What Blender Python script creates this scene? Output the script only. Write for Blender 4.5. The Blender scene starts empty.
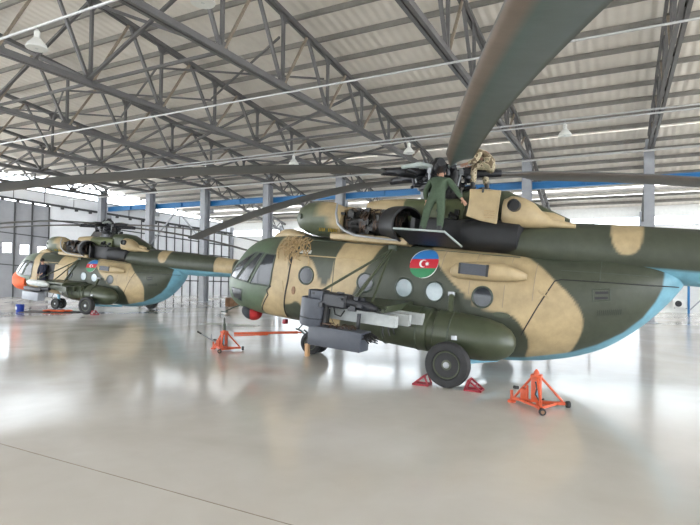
import bpy, bmesh, math, random
import numpy as np
from mathutils import Vector, Matrix
random.seed(7); rng = np.random.RandomState(7)
SC = bpy.context.scene
COL = SC.collection
PI = math.pi

# ------------------------------------------------------------------ camera, sky, exposure
cam_d = bpy.data.cameras.new('camera'); cam = bpy.data.objects.new('camera', cam_d); COL.objects.link(cam)
CL = Vector((-3.7966, 11.8255, 2.1172)); YAW, PIT, ROL = .478862, .021526, .012188
F = Vector((math.sin(YAW)*math.cos(PIT), -math.cos(YAW)*math.cos(PIT), math.sin(PIT)))
R = F.cross(Vector((0, 0, 1))).normalized(); U = R.cross(F)
R, U = math.cos(ROL)*R + math.sin(ROL)*U, -math.sin(ROL)*R + math.cos(ROL)*U
cam.matrix_world = Matrix(((R.x, U.x, -F.x, CL.x), (R.y, U.y, -F.y, CL.y), (R.z, U.z, -F.z, CL.z), (0, 0, 0, 1)))
cam_d.sensor_width = 36; cam_d.lens = 520.0/700*36; cam_d.clip_end = 400; cam_d.clip_start = .05
SC.camera = cam
w = bpy.data.worlds.new('overcast_sky'); SC.world = w; w.use_nodes = True
bg = w.node_tree.nodes['Background']; bg.inputs[0].default_value = (.90, .95, 1.0, 1); bg.inputs[1].default_value = 3.2
SC.view_settings.view_transform = 'Standard'; SC.view_settings.look = 'None'
SC.view_settings.gamma = 1; SC.view_settings.use_curve_mapping = False
SC.view_settings.exposure = 1.74

# ------------------------------------------------------------------ materials
def mat(name, col, rough=.6, metal=0., var=.12, scale=6., bump=0., attr=None, spec=.5, coat=0., trans=0., stretch=None):
    m = bpy.data.materials.new(name); m.use_nodes = True
    n = m.node_tree.nodes; l = m.node_tree.links; b = n['Principled BSDF']
    b.inputs['Roughness'].default_value = rough; b.inputs['Metallic'].default_value = metal
    b.inputs['Specular IOR Level'].default_value = spec; b.inputs['Coat Weight'].default_value = coat
    b.inputs['Transmission Weight'].default_value = trans
    tc = n.new('ShaderNodeTexCoord'); nz = n.new('ShaderNodeTexNoise')
    nz.inputs['Scale'].default_value = scale; nz.inputs['Detail'].default_value = 6; nz.inputs['Roughness'].default_value = .65
    if stretch:
        mp = n.new('ShaderNodeMapping'); mp.inputs['Scale'].default_value = stretch
        l.new(tc.outputs['Object'], mp.inputs[0]); l.new(mp.outputs[0], nz.inputs[0])
    else: l.new(tc.outputs['Object'], nz.inputs[0])
    mr = n.new('ShaderNodeMapRange'); mr.inputs[1].default_value = .3; mr.inputs[2].default_value = .7
    mr.inputs[3].default_value = 1-var; mr.inputs[4].default_value = 1+var
    l.new(nz.outputs[0], mr.inputs[0])
    mx = n.new('ShaderNodeMix'); mx.data_type = 'RGBA'; mx.blend_type = 'MULTIPLY'; mx.inputs[0].default_value = 1
    if attr:
        a = n.new('ShaderNodeAttribute'); a.attribute_name = attr; l.new(a.outputs[0], mx.inputs[6])
    else: mx.inputs[6].default_value = (*col, 1)
    l.new(mr.outputs[0], mx.inputs[7]); l.new(mx.outputs[2], b.inputs['Base Color'])
    if bump:
        bp = n.new('ShaderNodeBump'); bp.inputs[0].default_value = bump; bp.inputs[1].default_value = .02
        l.new(nz.outputs[0], bp.inputs['Height']); l.new(bp.outputs[0], b.inputs['Normal'])
    return m

GREEN = (.052, .059, .040); TAN = (.40, .305, .17); BLUE = (.15, .33, .41)
M = {
 'camo': mat('camouflage_paint', GREEN, .46, var=.20, scale=2.6, attr='Col', spec=.4, bump=.15),
 'green': mat('olive_green_paint', (.050, .060, .033), .42, var=.15, scale=5),
 'dgreen': mat('dark_green_paint', (.040, .052, .032), .5, var=.2),
 'tan': mat('tan_paint', TAN, .5, var=.12, scale=5),
 'blue': mat('light_blue_paint', (.19, .42, .55), .45, var=.12),
 'soot': mat('sooty_dark_paint', (.010, .0105, .012), .6, var=.3, scale=4),
 'black': mat('black_metal', (.012, .012, .013), .5, var=.3, scale=14),
 'engine': mat('engine_metal', (.030, .029, .028), .42, .6, var=.6, scale=18, bump=.4),
 'brass': mat('engine_copper_lines', (.085, .055, .04), .4, .7, var=.3),
 'rubber': mat('tyre_rubber', (.022, .022, .023), .75, var=.25, scale=10),
 'hub': mat('wheel_hub_green', (.06, .068, .04), .5, var=.2),
 'steel': mat('steel_grey', (.30, .31, .32), .38, .5, var=.15),
 'hydr': mat('pale_hydraulic_grey', (.40, .45, .43), .4, var=.1),
 'chrome': mat('chrome', (.7, .7, .7), .15, 1., var=.05),
 'glassd': mat('dark_window_glass', (.018, .022, .028), .10, var=.5, scale=2.5, spec=.35),
 'glassp': mat('pale_window_glass', (.30, .36, .38), .15, var=.15, scale=3, spec=.7),  # opaque pane; daylight showing through the cabin is put into its colour
 'frame': mat('window_rim', (.06, .075, .06), .5),
 'grey': mat('equipment_grey', (.060, .066, .082), .5, var=.15, scale=6),
 'dgrey': mat('equipment_dark_grey', (.016, .017, .021), .45, var=.3, scale=10),
 'plate': mat('bare_light_grey_plate', (.55, .57, .55), .5, var=.12, scale=8),
 'casegrey': mat('case_light_grey', (.30, .32, .35), .5, var=.1),
 'rack': mat('rack_grey', (.40, .42, .41), .5, var=.15, scale=8),
 'orange': mat('orange_enamel', (.52, .078, .022), .45, var=.18, scale=9),
 'red': mat('red_enamel', (.28, .018, .03), .5, var=.2),
 'redcloth': mat('red_cloth', (.42, .02, .02), .8, var=.15),
 'blackcloth': mat('dark_cloth', (.03, .035, .04), .85, var=.2),
 'orangecloth': mat('orange_cover_cloth', (.70, .12, .04), .85, var=.2, scale=7, bump=.4),
 'wood': mat('pale_wood', (.50, .30, .15), .7, var=.25, stretch=(8, 8, 1)),
 'rope': mat('dry_rope', (.38, .27, .14), .9, var=.4, scale=20),
 'flagblue': mat('flag_blue', (.03, .19, .50), .5, var=.06),
 'flagred': mat('flag_red', (.50, .02, .035), .5, var=.06),
 'flaggreen': mat('flag_green', (.02, .20, .075), .5, var=.06),
 'white': mat('white_paint', (.75, .75, .73), .55, var=.06),
 'yellow': mat('yellow_stencil', (.50, .33, .02), .6, var=.2),
 'stencil': mat('dark_stencil', (.025, .03, .02), .6, var=.2),
 'bladeatt': mat('rotor_blade_paint', GREEN, .48, var=.12, scale=3, attr='Col', bump=.1),
 'coverall': mat('green_coverall_cloth', (.062, .092, .056), .9, var=.2, scale=14, bump=.3),
 'skin': mat('skin', (.45, .25, .17), .6, var=.06),
 'hair': mat('dark_hair', (.012, .010, .009), .7, var=.2),
 'navy': mat('navy_cloth', (.012, .014, .03), .9, var=.2),
 'boot': mat('black_boot_leather', (.012, .012, .012), .5),
 'girder': mat('grey_steel_paint', (.115, .11, .108), .5, .0, var=.15, scale=2),
 'purlin': mat('purlin_grey', (.24, .225, .205), .55, .2, var=.15, scale=2),
 'column': mat('column_paint', (.31, .32, .34), .5, var=.1, scale=2),
 'rust': mat('primer_brown_steel', (.25, .205, .155), .6, var=.2),
 'crane': mat('crane_beam_blue', (.014, .15, .36), .45, var=.1, scale=2),
 'conduit': mat('galvanised_conduit', (.50, .50, .50), .4, .3, var=.1),
 'panelgrey': mat('door_panel_grey', (.27, .275, .295), .55, var=.08, scale=1.5),
 'panellight': mat('wall_panel_light', (.74, .75, .775), .5, var=.06, scale=1.5),
 'mullion': mat('mullion_dark', (.05, .052, .056), .6, var=.1),
 'enamel': mat('lamp_white_enamel', (.70, .70, .66), .4, var=.05),
 'brown': mat('rusty_barrel', (.24, .13, .07), .6, var=.3, scale=8),
 'bucketblue': mat('blue_tin', (.02, .05, .30), .4, var=.1),
 'matgrey': mat('floor_sheet', (.62, .64, .60), .9, var=.25, scale=8),
}
# camouflage cloth
def camo_cloth():
    m = mat('desert_camouflage_cloth', (.4, .33, .22), .9, var=.1)
    n = m.node_tree.nodes; l = m.node_tree.links
    tc = n.new('ShaderNodeTexCoord'); v = n.new('ShaderNodeTexNoise'); v.inputs['Scale'].default_value = 9; v.inputs['Detail'].default_value = 1
    r = n.new('ShaderNodeValToRGB'); r.color_ramp.interpolation = 'CONSTANT'
    e = r.color_ramp.elements; e[0].color = (.13, .095, .055, 1); e[1].position = .47; e[1].color = (.46, .38, .26, 1)
    q = e.new(.57); q.color = (.27, .24, .15, 1)
    l.new(tc.outputs['Object'], v.inputs[0]); l.new(v.outputs[0], r.inputs[0]); l.new(r.outputs[0], n['Principled BSDF'].inputs['Base Color'])
    return m
M['camocloth'] = camo_cloth()
# polished concrete
def floor_mat():
    m = bpy.data.materials.new('polished_concrete'); m.use_nodes = True
    n = m.node_tree.nodes; l = m.node_tree.links; b = n['Principled BSDF']
    tc = n.new('ShaderNodeTexCoord')
    def noise(s, d, det=5):
        q = n.new('ShaderNodeTexNoise'); q.inputs['Scale'].default_value = s; q.inputs['Detail'].default_value = det; q.inputs['Distortion'].default_value = d
        l.new(tc.outputs['Object'], q.inputs[0]); return q
    a = noise(.35, .6); c = noise(2.2, .5, 8); g = noise(26, 0, 4)
    r = n.new('ShaderNodeValToRGB'); r.color_ramp.elements[0].position = .32; r.color_ramp.elements[1].position = .7
    r.color_ramp.elements[0].color = (.58, .54, .48, 1); r.color_ramp.elements[1].color = (.68, .65, .60, 1)
    ad = n.new('ShaderNodeMath'); ad.operation = 'ADD'; ml = n.new('ShaderNodeMath'); ml.operation = 'MULTIPLY'; ml.inputs[1].default_value = .25
    l.new(c.outputs[0], ml.inputs[0]); l.new(a.outputs[0], ad.inputs[0]); l.new(ml.outputs[0], ad.inputs[1])
    sb = n.new('ShaderNodeMath'); sb.operation = 'SUBTRACT'; sb.inputs[1].default_value = .12
    l.new(ad.outputs[0], sb.inputs[0]); l.new(sb.outputs[0], r.inputs[0]); l.new(r.outputs[0], b.inputs['Base Color'])
    mr = n.new('ShaderNodeMapRange'); mr.inputs[1].default_value = .35; mr.inputs[2].default_value = .7
    mr.inputs[3].default_value = .09; mr.inputs[4].default_value = .20; l.new(a.outputs[0], mr.inputs[0]); l.new(mr.outputs[0], b.inputs['Roughness'])
    b.inputs['Specular IOR Level'].default_value = .75
    bp = n.new('ShaderNodeBump'); bp.inputs[0].default_value = .04; bp.inputs[1].default_value = .01; l.new(c.outputs[0], bp.inputs['Height'])
    l.new(bp.outputs[0], b.inputs['Normal'])
    return m
M['floor'] = floor_mat()
def roof_mat():
    m = mat('ribbed_roof_sheet', (.74, .69, .62), .5, 0, var=.08, scale=.8)
    n = m.node_tree.nodes; l = m.node_tree.links
    tc = n.new('ShaderNodeTexCoord'); wv = n.new('ShaderNodeTexWave'); wv.bands_direction = 'X'; wv.inputs['Scale'].default_value = .95
    wv.inputs['Distortion'].default_value = 0; bp = n.new('ShaderNodeBump'); bp.inputs[0].default_value = .5; bp.inputs[1].default_value = .05
    l.new(tc.outputs['Object'], wv.inputs[0]); l.new(wv.outputs[0], bp.inputs['Height']); l.new(bp.outputs[0], n['Principled BSDF'].inputs['Normal'])
    return m
M['roof'] = roof_mat()
def pane_mat():
    m = bpy.data.materials.new('clear_glazing'); m.use_nodes = True
    n = m.node_tree.nodes; l = m.node_tree.links
    t = n.new('ShaderNodeBsdfTransparent'); g = n.new('ShaderNodeBsdfGlossy'); g.inputs['Roughness'].default_value = .1
    t.inputs[0].default_value = (.95, .97, .98, 1)
    x = n.new('ShaderNodeMixShader'); x.inputs[0].default_value = .06
    l.new(t.outputs[0], x.inputs[1]); l.new(g.outputs[0], x.inputs[2]); l.new(x.outputs[0], n['Material Output'].inputs[0])
    return m
M['pane'] = pane_mat()
M['milky'] = pane_mat(); M['milky'].name = 'milky_polycarbonate'  # dimmed daylight sheet for the added rear doors
for nd in M['milky'].node_tree.nodes:
    if nd.type == 'BSDF_TRANSPARENT': nd.inputs[0].default_value = (.44, .445, .45, 1)

# ------------------------------------------------------------------ mesh helpers
class MB:
    def __init__(s): s.v = []; s.f = []; s.c = None
    def add(s, vs, fs):
        o = len(s.v); s.v += [tuple(map(float, p)) for p in vs]; s.f += [tuple(i+o for i in q) for q in fs]; return s
    def box(s, c, d, rot=None, bev=0.):
        x, y, z = d[0]/2, d[1]/2, d[2]/2
        if bev <= 0:
            vs = [Vector((i*x, j*y, k*z)) for i in (-1, 1) for j in (-1, 1) for k in (-1, 1)]
            fs = [(0, 1, 3, 2), (4, 6, 7, 5), (0, 4, 5, 1), (2, 3, 7, 6), (0, 2, 6, 4), (1, 5, 7, 3)]
        else:
            bm = bmesh.new(); bmesh.ops.create_cube(bm, size=1)
            for v in bm.verts: v.co = Vector((v.co.x*d[0], v.co.y*d[1], v.co.z*d[2]))
            bmesh.ops.bevel(bm, geom=bm.edges[:], offset=bev, segments=2, profile=.5, affect='EDGES')
            bm.verts.index_update(); vs = [v.co.copy() for v in bm.verts]; fs = [tuple(v.index for v in f.verts) for f in bm.faces]; bm.free()
        if rot is not None: vs = [rot @ v for v in vs]
        c = Vector(c)
        return s.add([v+c for v in vs], fs)
    def bar(s, a, b, wd, ht, up=(0, 0, 1)):
        a = Vector(a); b = Vector(b); d = b-a; L = d.length; d.normalize(); u = Vector(up)
        if abs(d.dot(u)) > .99: u = Vector((0, 1, 0))
        r = d.cross(u).normalized(); u = r.cross(d)
        return s.box((a+b)/2, (wd, L, ht), Matrix((r, d, u)).transposed())
    def tube(s, pts, rad, seg=10, cap=True):
        pts = [Vector(p) for p in pts]; n = len(pts)
        rs = rad if hasattr(rad, '__len__') else [rad]*n
        vs = []; fs = []; pu = None
        for i, p in enumerate(pts):
            d = (pts[min(i+1, n-1)]-pts[max(i-1, 0)])
            if d.length < 1e-9: d = Vector((0, 0, 1))
            d.normalize()
            u = pu if pu is not None else (Vector((0, 0, 1)) if abs(d.z) < .9 else Vector((1, 0, 0)))
            r = d.cross(u)
            if r.length < 1e-5: r = d.cross(Vector((0, 1, 0)))
            r.normalize(); u = r.cross(d); pu = u
            for k in range(seg):
                t = 2*PI*k/seg; vs.append(p+(r*math.cos(t)+u*math.sin(t))*rs[i])
        for i in range(n-1):
            for k in range(seg):
                a = i*seg+k; b = i*seg+(k+1) % seg; fs.append((a, b, b+seg, a+seg))
        if cap: fs.append(tuple(range(seg-1, -1, -1))); fs.append(tuple((n-1)*seg+k for k in range(seg)))
        return s.add(vs, fs)
    def lathe(s, prof, axis_o, axis_d, seg=24):     # prof: (dist along axis, radius)
        o = Vector(axis_o); d = Vector(axis_d).normalized()
        return s.tube2([o+d*h for h, r in prof], [max(r, .0005) for h, r in prof], d, seg)
    def tube2(s, pts, rs, d, seg):
        u = Vector((0, 0, 1)) if abs(d.z) < .9 else Vector((1, 0, 0)); r = d.cross(u).normalized(); u = r.cross(d)
        vs = []; fs = []; n = len(pts)
        for p, q in zip(pts, rs):
            for k in range(seg):
                t = 2*PI*k/seg; vs.append(p+(r*math.cos(t)+u*math.sin(t))*q)
        for i in range(n-1):
            for k in range(seg):
                a = i*seg+k; b = i*seg+(k+1) % seg; fs.append((a, b, b+seg, a+seg))
        fs.append(tuple(range(seg-1, -1, -1))); fs.append(tuple((n-1)*seg+k for k in range(seg)))
        return s.add(vs, fs)
    def torus(s, c, axis, R_, r_, seg=28, sg=8):
        d = Vector(axis).normalized(); u = Vector((0, 0, 1)) if abs(d.z) < .9 else Vector((1, 0, 0)); a = d.cross(u).normalized(); b = a.cross(d); c = Vector(c)
        vs = []; fs = []
        for i in range(seg):
            t = 2*PI*i/seg; e = a*math.cos(t)+b*math.sin(t)
            for k in range(sg):
                q = 2*PI*k/sg; vs.append(c+e*(R_+r_*math.cos(q))+d*r_*math.sin(q))
        for i in range(seg):
            for k in range(sg):
                fs.append((i*sg+k, ((i+1) % seg)*sg+k, ((i+1) % seg)*sg+(k+1) % sg, i*sg+(k+1) % sg))
        return s.add(vs, fs)
    def ball(s, c, r, seg=14, rings=9, rot=None):
        r = r if hasattr(r, '__len__') else (r, r, r); vs = []; fs = []; c = Vector(c)
        for i in range(rings+1):
            ph = PI*i/rings
            for k in range(seg):
                t = 2*PI*k/seg; v = Vector((r[0]*math.sin(ph)*math.cos(t), r[1]*math.sin(ph)*math.sin(t), r[2]*math.cos(ph)))
                if rot is not None: v = rot @ v
                vs.append(c+v)
        for i in range(rings):
            for k in range(seg): fs.append((i*seg+k, (i+1)*seg+k, (i+1)*seg+(k+1) % seg, i*seg+(k+1) % seg))
        return s.add(vs, fs)
    def prism(s, poly, off):           # poly: 3d points, extruded by vector off
        n = len(poly); off = Vector(off); vs = [Vector(p) for p in poly]; vs += [p+off for p in vs]
        fs = [tuple(range(n-1, -1, -1)), tuple(range(n, 2*n))]+[(i, (i+1) % n, n+(i+1) % n, n+i) for i in range(n)]
        return s.add(vs, fs)
    def mesh(s, name, m, smooth=True, colors=None):
        me = bpy.data.meshes.new(name); me.from_pydata(s.v, [], s.f)
        bm = bmesh.new(); bm.from_mesh(me)
        bmesh.ops.recalc_face_normals(bm, faces=bm.faces[:]); bm.to_mesh(me); bm.free()
        me.materials.append(m)
        if colors is not None:
            ca = me.color_attributes.new('Col', 'FLOAT_COLOR', 'POINT')
            ca.data.foreach_set('color', np.c_[colors, np.ones(len(colors))].astype(np.float32).ravel())
        if smooth:
            me.polygons.foreach_set('use_smooth', [True]*len(me.polygons))
            try: me.set_sharp_from_angle(angle=math.radians(38))
            except Exception: pass
        me.update(); return me
def link(name, me, parent=None, loc=None):
    o = bpy.data.objects.new(name, me); COL.objects.link(o)
    if parent is not None: o.parent = parent
    if loc is not None: o.location = loc
    return o
def part(name, mb, m, parent=None, smooth=True, colors=None):
    return link(name, mb.mesh(name, M[m] if isinstance(m, str) else m, smooth, colors), parent)
def tag(o, label, cat, group=None):
    o['label'] = label; o['category'] = cat
    if group: o['group'] = group
    return o
def thing(name, label, cat, loc=(0, 0, 0), group=None):
    o = bpy.data.objects.new(name, None); COL.objects.link(o); o.location = loc; o.empty_display_size = .2
    return tag(o, label, cat, group)
def struct(name, mb, m, parent=None, smooth=False):
    o = part(name, mb, m, parent, smooth)
    if parent is None: o['kind'] = 'structure'
    return o

# ------------------------------------------------------------------ the hangar
def roofz(y): return 10.95+.115*y if y > -16 else 9.11+(y+16)*.265      # underside of the roof sheets
def chordz(y): return 10.62+.115*y                                      # top chord centre
TX = [-26.8+5.45*k for k in range(16)]; TT = [-5.05+5.40*(k-4) for k in range(16)]                                 # truss lines; -5.0 is the one on the right of the photo
YB = -25.5
struct('floor', MB().box((15, .5, -.15), (110, 52.5, .3)), 'floor')
ap = struct('trim_1', MB().box((15, 57.1, -.16), (140, 60.5, .3)), 'plate')
# joint lines sawn into the floor
for k, (a, b) in enumerate([((-30, 8.12), (60, 8.12)), ((-30, 2.0-12), (60, -10.0))]):
    struct('trim_%d' % (k+2), MB().bar((a[0], a[1], .0005), (b[0], b[1], .0005), .012, .002), 'rust')

# left wall (end doors), cut diagonally across the hall, its top follows the roof
P1 = Vector((38.0103, -11.0543, 0)); D1 = Vector((-.5827, -.81269, 0)); N1 = Vector((.81269, -.5827, 0))   # N1 points outwards
def LW(s, z, o=0.): p = P1+D1*s+N1*o; return Vector((p.x, p.y, z))
def lerp_tab(s, tab):
    return float(np.interp(s, [a for a, b in tab], [b for a, b in tab]))
def z_top(s): p = P1+D1*s; return roofz(p.y)
def z_up(s): return min(z_top(s)-.10, 9.62-.135*s)
def z_low(s): return 8.52-.1185*s
def z_trim(s): return 7.63-.113*s
S0, S1 = -30., 17.75
def wall_strip(name, s0, s1, zl, zh, m, o0=0., th=.16):
    b = MB()
    b.add([LW(s0, zl(s0), o0), LW(s1, zl(s1), o0), LW(s1, zh(s1), o0), LW(s0, zh(s0), o0), LW(s0, zl(s0), o0+th), LW(s1, zl(s1), o0+th), LW(s1, zh(s1), o0+th), LW(s0, zh(s0), o0+th)],
          [(0, 1, 2, 3), (7, 6, 5, 4), (0, 4, 5, 1), (1, 5, 6, 2), (2, 6, 7, 3), (3, 7, 4, 0)])
    return b
zero = lambda s: 0.
DOOR0, DOOR1 = -29., 3.15
b = wall_strip('w', DOOR1, S1, zero, z_low, 'panellight'); wl = struct('wall_left', b, 'panellight')
b = wall_strip('w', S0, DOOR1, z_trim, z_low, 'panellight'); o = part('upper_panel', b, 'panellight', wl, False)
b = wall_strip('w', S0, DOOR0, zero, z_trim, 'panellight'); o = part('outer_panel', b, 'panellight', wl, False)
b = MB()
for s in np.arange(-28, 17.7, 2.05): b.bar(LW(s, z_trim(s), -.03), LW(s, z_low(s), -.03), .05, .04, up=D1)
part('joint_strip', b, 'mullion', wl, False)
b = MB(); b.bar(LW(S0, z_trim(S0), -.10), LW(S1, z_trim(S1), -.10), .18, .16)
for s in np.arange(-28, 17.7, 1.0): b.box(LW(s, z_trim(s)-.13, -.12), (.18, .18, .2))
part('door_track', b, 'mullion', wl, False)
b = MB()
for zf in (lambda s: 6.45-.112*s, lambda s: 4.77-.073*s, lambda s: 1.6-.02*s): b.bar(LW(DOOR1, zf(DOOR1), -.03), LW(S1, zf(S1), -.03), .05, .09)
part('wall_rail', b, 'mullion', wl, False)
for s in np.arange(9.9, 17.7, .68):
    part('mullion', MB().bar(LW(s, 0, -.04), LW(s, z_trim(s), -.04), .075, .08, up=D1), 'mullion', wl, False)
# sliding door leaves with a small lit window each
zd = lambda s: z_trim(s)-.16
sd = DOOR1; n = 0
while sd > -1.6:      # no leaves further along: gap added to let daylight in
    s0 = sd-1.15; n += 1
    wz = 3.58-.10*(s0+.57-2.4) if n > 0 else 0
    c0, c1 = s0+.36, s0+.94; z0, z1 = wz-.38, wz+.38
    if True:
        b = MB()
        for (u0, u1, f0, f1) in ((s0, c0, zero, zd), (c1, sd, zero, zd), (c0, c1, zero, lambda s: z0), (c0, c1, lambda s: z1, zd)):
            q = wall_strip('x', u0, u1, f0, f1, None, .02, .08); b.add(q.v, q.f)
        dr = struct('door_%d' % n, b, 'panelgrey')
        q = MB().bar(LW(sd-.04, 0, -.02), LW(sd-.04, zd(sd), -.02), .10, .09, up=D1)
        q.bar(LW(s0, 4.97-.105*s0, -.01), LW(sd, 4.97-.105*sd, -.01), .05, .08); q.bar(LW(s0, 2.53-.09*s0, -.01), LW(sd, 2.53-.09*sd, -.01), .05, .08)
        part('door_frame', q, 'mullion', dr, False)
        part('window_pane', wall_strip('x', c0, c1, lambda s: z0, lambda s: z1, None, .05, .012), 'pane', dr, False)
    sd = s0
# clerestory strip on the left wall
k = 0
for s0 in np.arange(S0, S1-.1, 4.1):
    s1 = min(s0+4.1, S1); k += 1
    fr = MB().bar(LW(s0, z_low(s0), .05), LW(s0, z_up(s0), .05), .12, .10, up=D1); fr.bar(LW(s0, z_low(s0), .05), LW(s1, z_low(s1), .05), .10, .10); fr.bar(LW(s0, z_up(s0), .05), LW(s1, z_up(s1), .05), .10, .10)
    wd = struct('window_%d' % k, fr, 'girder')
    part('window_pane', wall_strip('x', s0, s1, z_low, z_up, None, .05, .01), 'pane', wd, False)
NW = k
# back wall, white, with its own clerestory
XL, XR = 28.5, -28.
DX0, DX1, DZ = -5.6, 23.0, 4.6      # unseen rear doors, added to brighten the floor reflections
struct('wall_back', MB().box(((DX0+XR)/2, YB-.1, 2.66), (DX0-XR, .2, 5.32)).box(((DX1+XL)/2, YB-.1, 2.66), (XL-DX1, .2, 5.32)).box(((DX0+DX1)/2, YB-.1, (DZ+5.32)/2), (DX1-DX0, .2, 5.32-DZ)).box(((XL+XR)/2, YB-.1, 6.27), (XL-XR, .2, .62)), 'white')
dr = struct('door_30', MB().box(((DX0+DX1)/2, YB-.02, DZ-.08), (DX1-DX0, .12, .16)), 'girder')
for k in range(8):
    x0 = DX0+(DX1-DX0)*k/8; x1 = DX0+(DX1-DX0)*(k+1)/8
    part('translucent_leaf', MB().box(((x0+x1)/2, YB-.06, DZ/2-.08), (x1-x0-.06, .03, DZ-.16)), 'milky', dr)
    part('door_post', MB().box((x1, YB-.04, DZ/2), (.10, .10, DZ)), 'girder', dr, False)
struct('trim_9', MB().box((15, -56, -.16), (140, 60.4, .3)), 'plate')
for i in range(10):
    x0 = -5.0+5.45*(i-4); k += 1
    fr = MB().box((x0, YB-.05, 5.64), (.22, .14, .64)); fr.box((x0+2.72, YB-.05, 5.64), (.07, .10, .64)).box((x0+2.72, YB-.05, 5.36), (5.45, .12, .07)).box((x0+2.72, YB-.05, 5.93), (5.45, .12, .07))
    wd = struct('window_%d' % k, fr, 'panellight')
    part('window_pane', MB().box((x0+2.72, YB-.06, 5.64), (5.4, .012, .6)), 'pane', wd, False)
struct('wall_front', MB().box((-9, 26.1, 8.0), (38, .2, 12.2)).box((37, 26.1, 11.8), (54, .2, 4.6)), 'panellight')      # unseen header wall, added to shape daylight on the near floor
# roof sheets: main slope, and the lower aisle with three open light slots
def xwall(y): return 38.0103+(y+11.0543)*.5827/.81269      # where the cut end wall stands
def slab(y0, y1, x0=-28.5, th=.06):
    return MB().add([(x(y), y, roofz(y)+d) for x in (lambda q: x0, lambda q: xwall(q)+.25) for y in (y0, y1) for d in (0, th)], [(0, 1, 3, 2), (4, 6, 7, 5), (0, 4, 5, 1), (2, 3, 7, 6), (0, 2, 6, 4), (1, 5, 7, 3)])
struct('ceiling', slab(-15.999, 26.), 'roof')
for k2, (a, c) in enumerate([(-16.05, -21.3), (-21.5, -22.45), (-22.65, -23.6), (-23.82, -24.7), (-24.92, -25.7)]):
    struct('ceiling.%03d' % (k2+1), slab(a, c), 'roof')
# purlins
for y in list(np.arange(-15.3, 25.5, 1.425)):
    struct('purlin', MB().box(((xwall(y)-28)/2, y, roofz(y)-.09), (xwall(y)+28-.3, .09, .17)), 'purlin')
for y in list(np.arange(-17.0, -25.5, -.95)):
    struct('purlin', MB().box(((xwall(y)-28)/2, y, roofz(y)-.09), (xwall(y)+28-.3, .09, .17)), 'purlin')
# trusses: one object each
NBALL = NB = [1.1-2.85*i for i in range(-5, 7)]      # bottom nodes from y=15.35 to y=-16
BZ = 8.05
def truss(x):
    NB = [y for y in NBALL if xwall(y) > x+.3]
    t = bpy.data.objects.new('roof_truss', None); COL.objects.link(t); t.location = (x, -16, 0); t['kind'] = 'structure'
    def P(name, b, m): 
        o = part(name, b, m, t, False); o.location = (-x, 16, 0); return o
    b = MB()
    for s in (-.075, .075): b.bar((x+s, NB[0], BZ), (x+s, NB[-1], BZ), .10, .17)
    P('bottom_chord', b, 'girder')
    b = MB()
    for s in (-.07, .07): b.bar((x+s, NB[0], chordz(NB[0])), (x+s, NB[-1], chordz(NB[-1])), .09, .14)
    P('top_chord', b, 'girder')
    for i, y in enumerate(NB):
        P('web_post', MB().bar((x, y, BZ), (x, y, chordz(y)), .10, .09), 'girder')
        g = MB().prism([(x-.02, y-.34, BZ-.05), (x-.02, y+.34, BZ-.05), (x-.02, y+.16, BZ+.32), (x-.02, y-.16, BZ+.32)], (.04, 0, 0))
        g.prism([(x-.02, y-.28, chordz(y)-.02), (x-.02, y+.28, chordz(y)+.02), (x-.02, y+.08, chordz(y)-.32), (x-.02, y-.08, chordz(y)-.32)], (.04, 0, 0))
        P('gusset_plate', g, 'girder')
        if i < len(NB)-1:
            ym = y-1.425
            P('web_diagonal', MB().bar((x, y-.05, BZ+.05), (x, ym, chordz(ym)), .08, .07), 'rust')
            P('web_diagonal', MB().bar((x, NB[i+1]+.05, BZ+.05), (x, ym, chordz(ym)), .10, .09), 'girder')
    if x > 26: return
    # lean-to rafter over the aisle
    b = MB(); b.bar((x, -16, 8.0), (x, YB, roofz(YB)-1.0), .16, .16); b.bar((x, -16, roofz(-16)-.28), (x, YB, roofz(YB)-.28), .14, .14)
    for j in range(7):
        ya = -16-1.36*j; f = (ya+16)/(YB+16); yb = ya-.68; f2 = (yb+16)/(YB+16); yc = max(ya-1.36, YB); f3 = (yc+16)/(YB+16)
        zl = lambda f: 8.0+(roofz(YB)-1.0-8.0)*f
        b.bar((x, ya, zl(f)), (x, yb, roofz(yb)-.28), .06, .06); b.bar((x, yc, zl(f3)), (x, yb, roofz(yb)-.28), .06, .06)
    P('aisle_rafter', b, 'girder')
for x in TT: truss(x)
# sway bracing between trusses
for i in range(6, len(TX)-4):
    for y in (NB[5], NB[8], NB[10]):
        if xwall(y) < TX[i+1]: continue
        x0, x1 = TT[i], TT[i+1]
        b = MB(); b.bar((x0, y, BZ+.1), (x1, y, chordz(y)-.1), .09, .09); b.bar((x0, y+.09, chordz(y)-.1), (x1, y+.09, BZ+.1), .09, .09)
        b.bar((x0, y, BZ+.02), (x1, y, BZ+.02), .08, .08)
        struct('sway_brace', b, 'girder')
    y = NB[6]; b = MB(); b.bar((TX[i], y, chordz(y)-.75), (TX[i+1], NB[7], chordz(NB[7])-.75), .06, .06); b.bar((TX[i], NB[7], chordz(NB[7])-.8), (TX[i+1], y, chordz(y)-.8), .06, .06)
    struct('sway_brace', b, 'girder')
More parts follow.
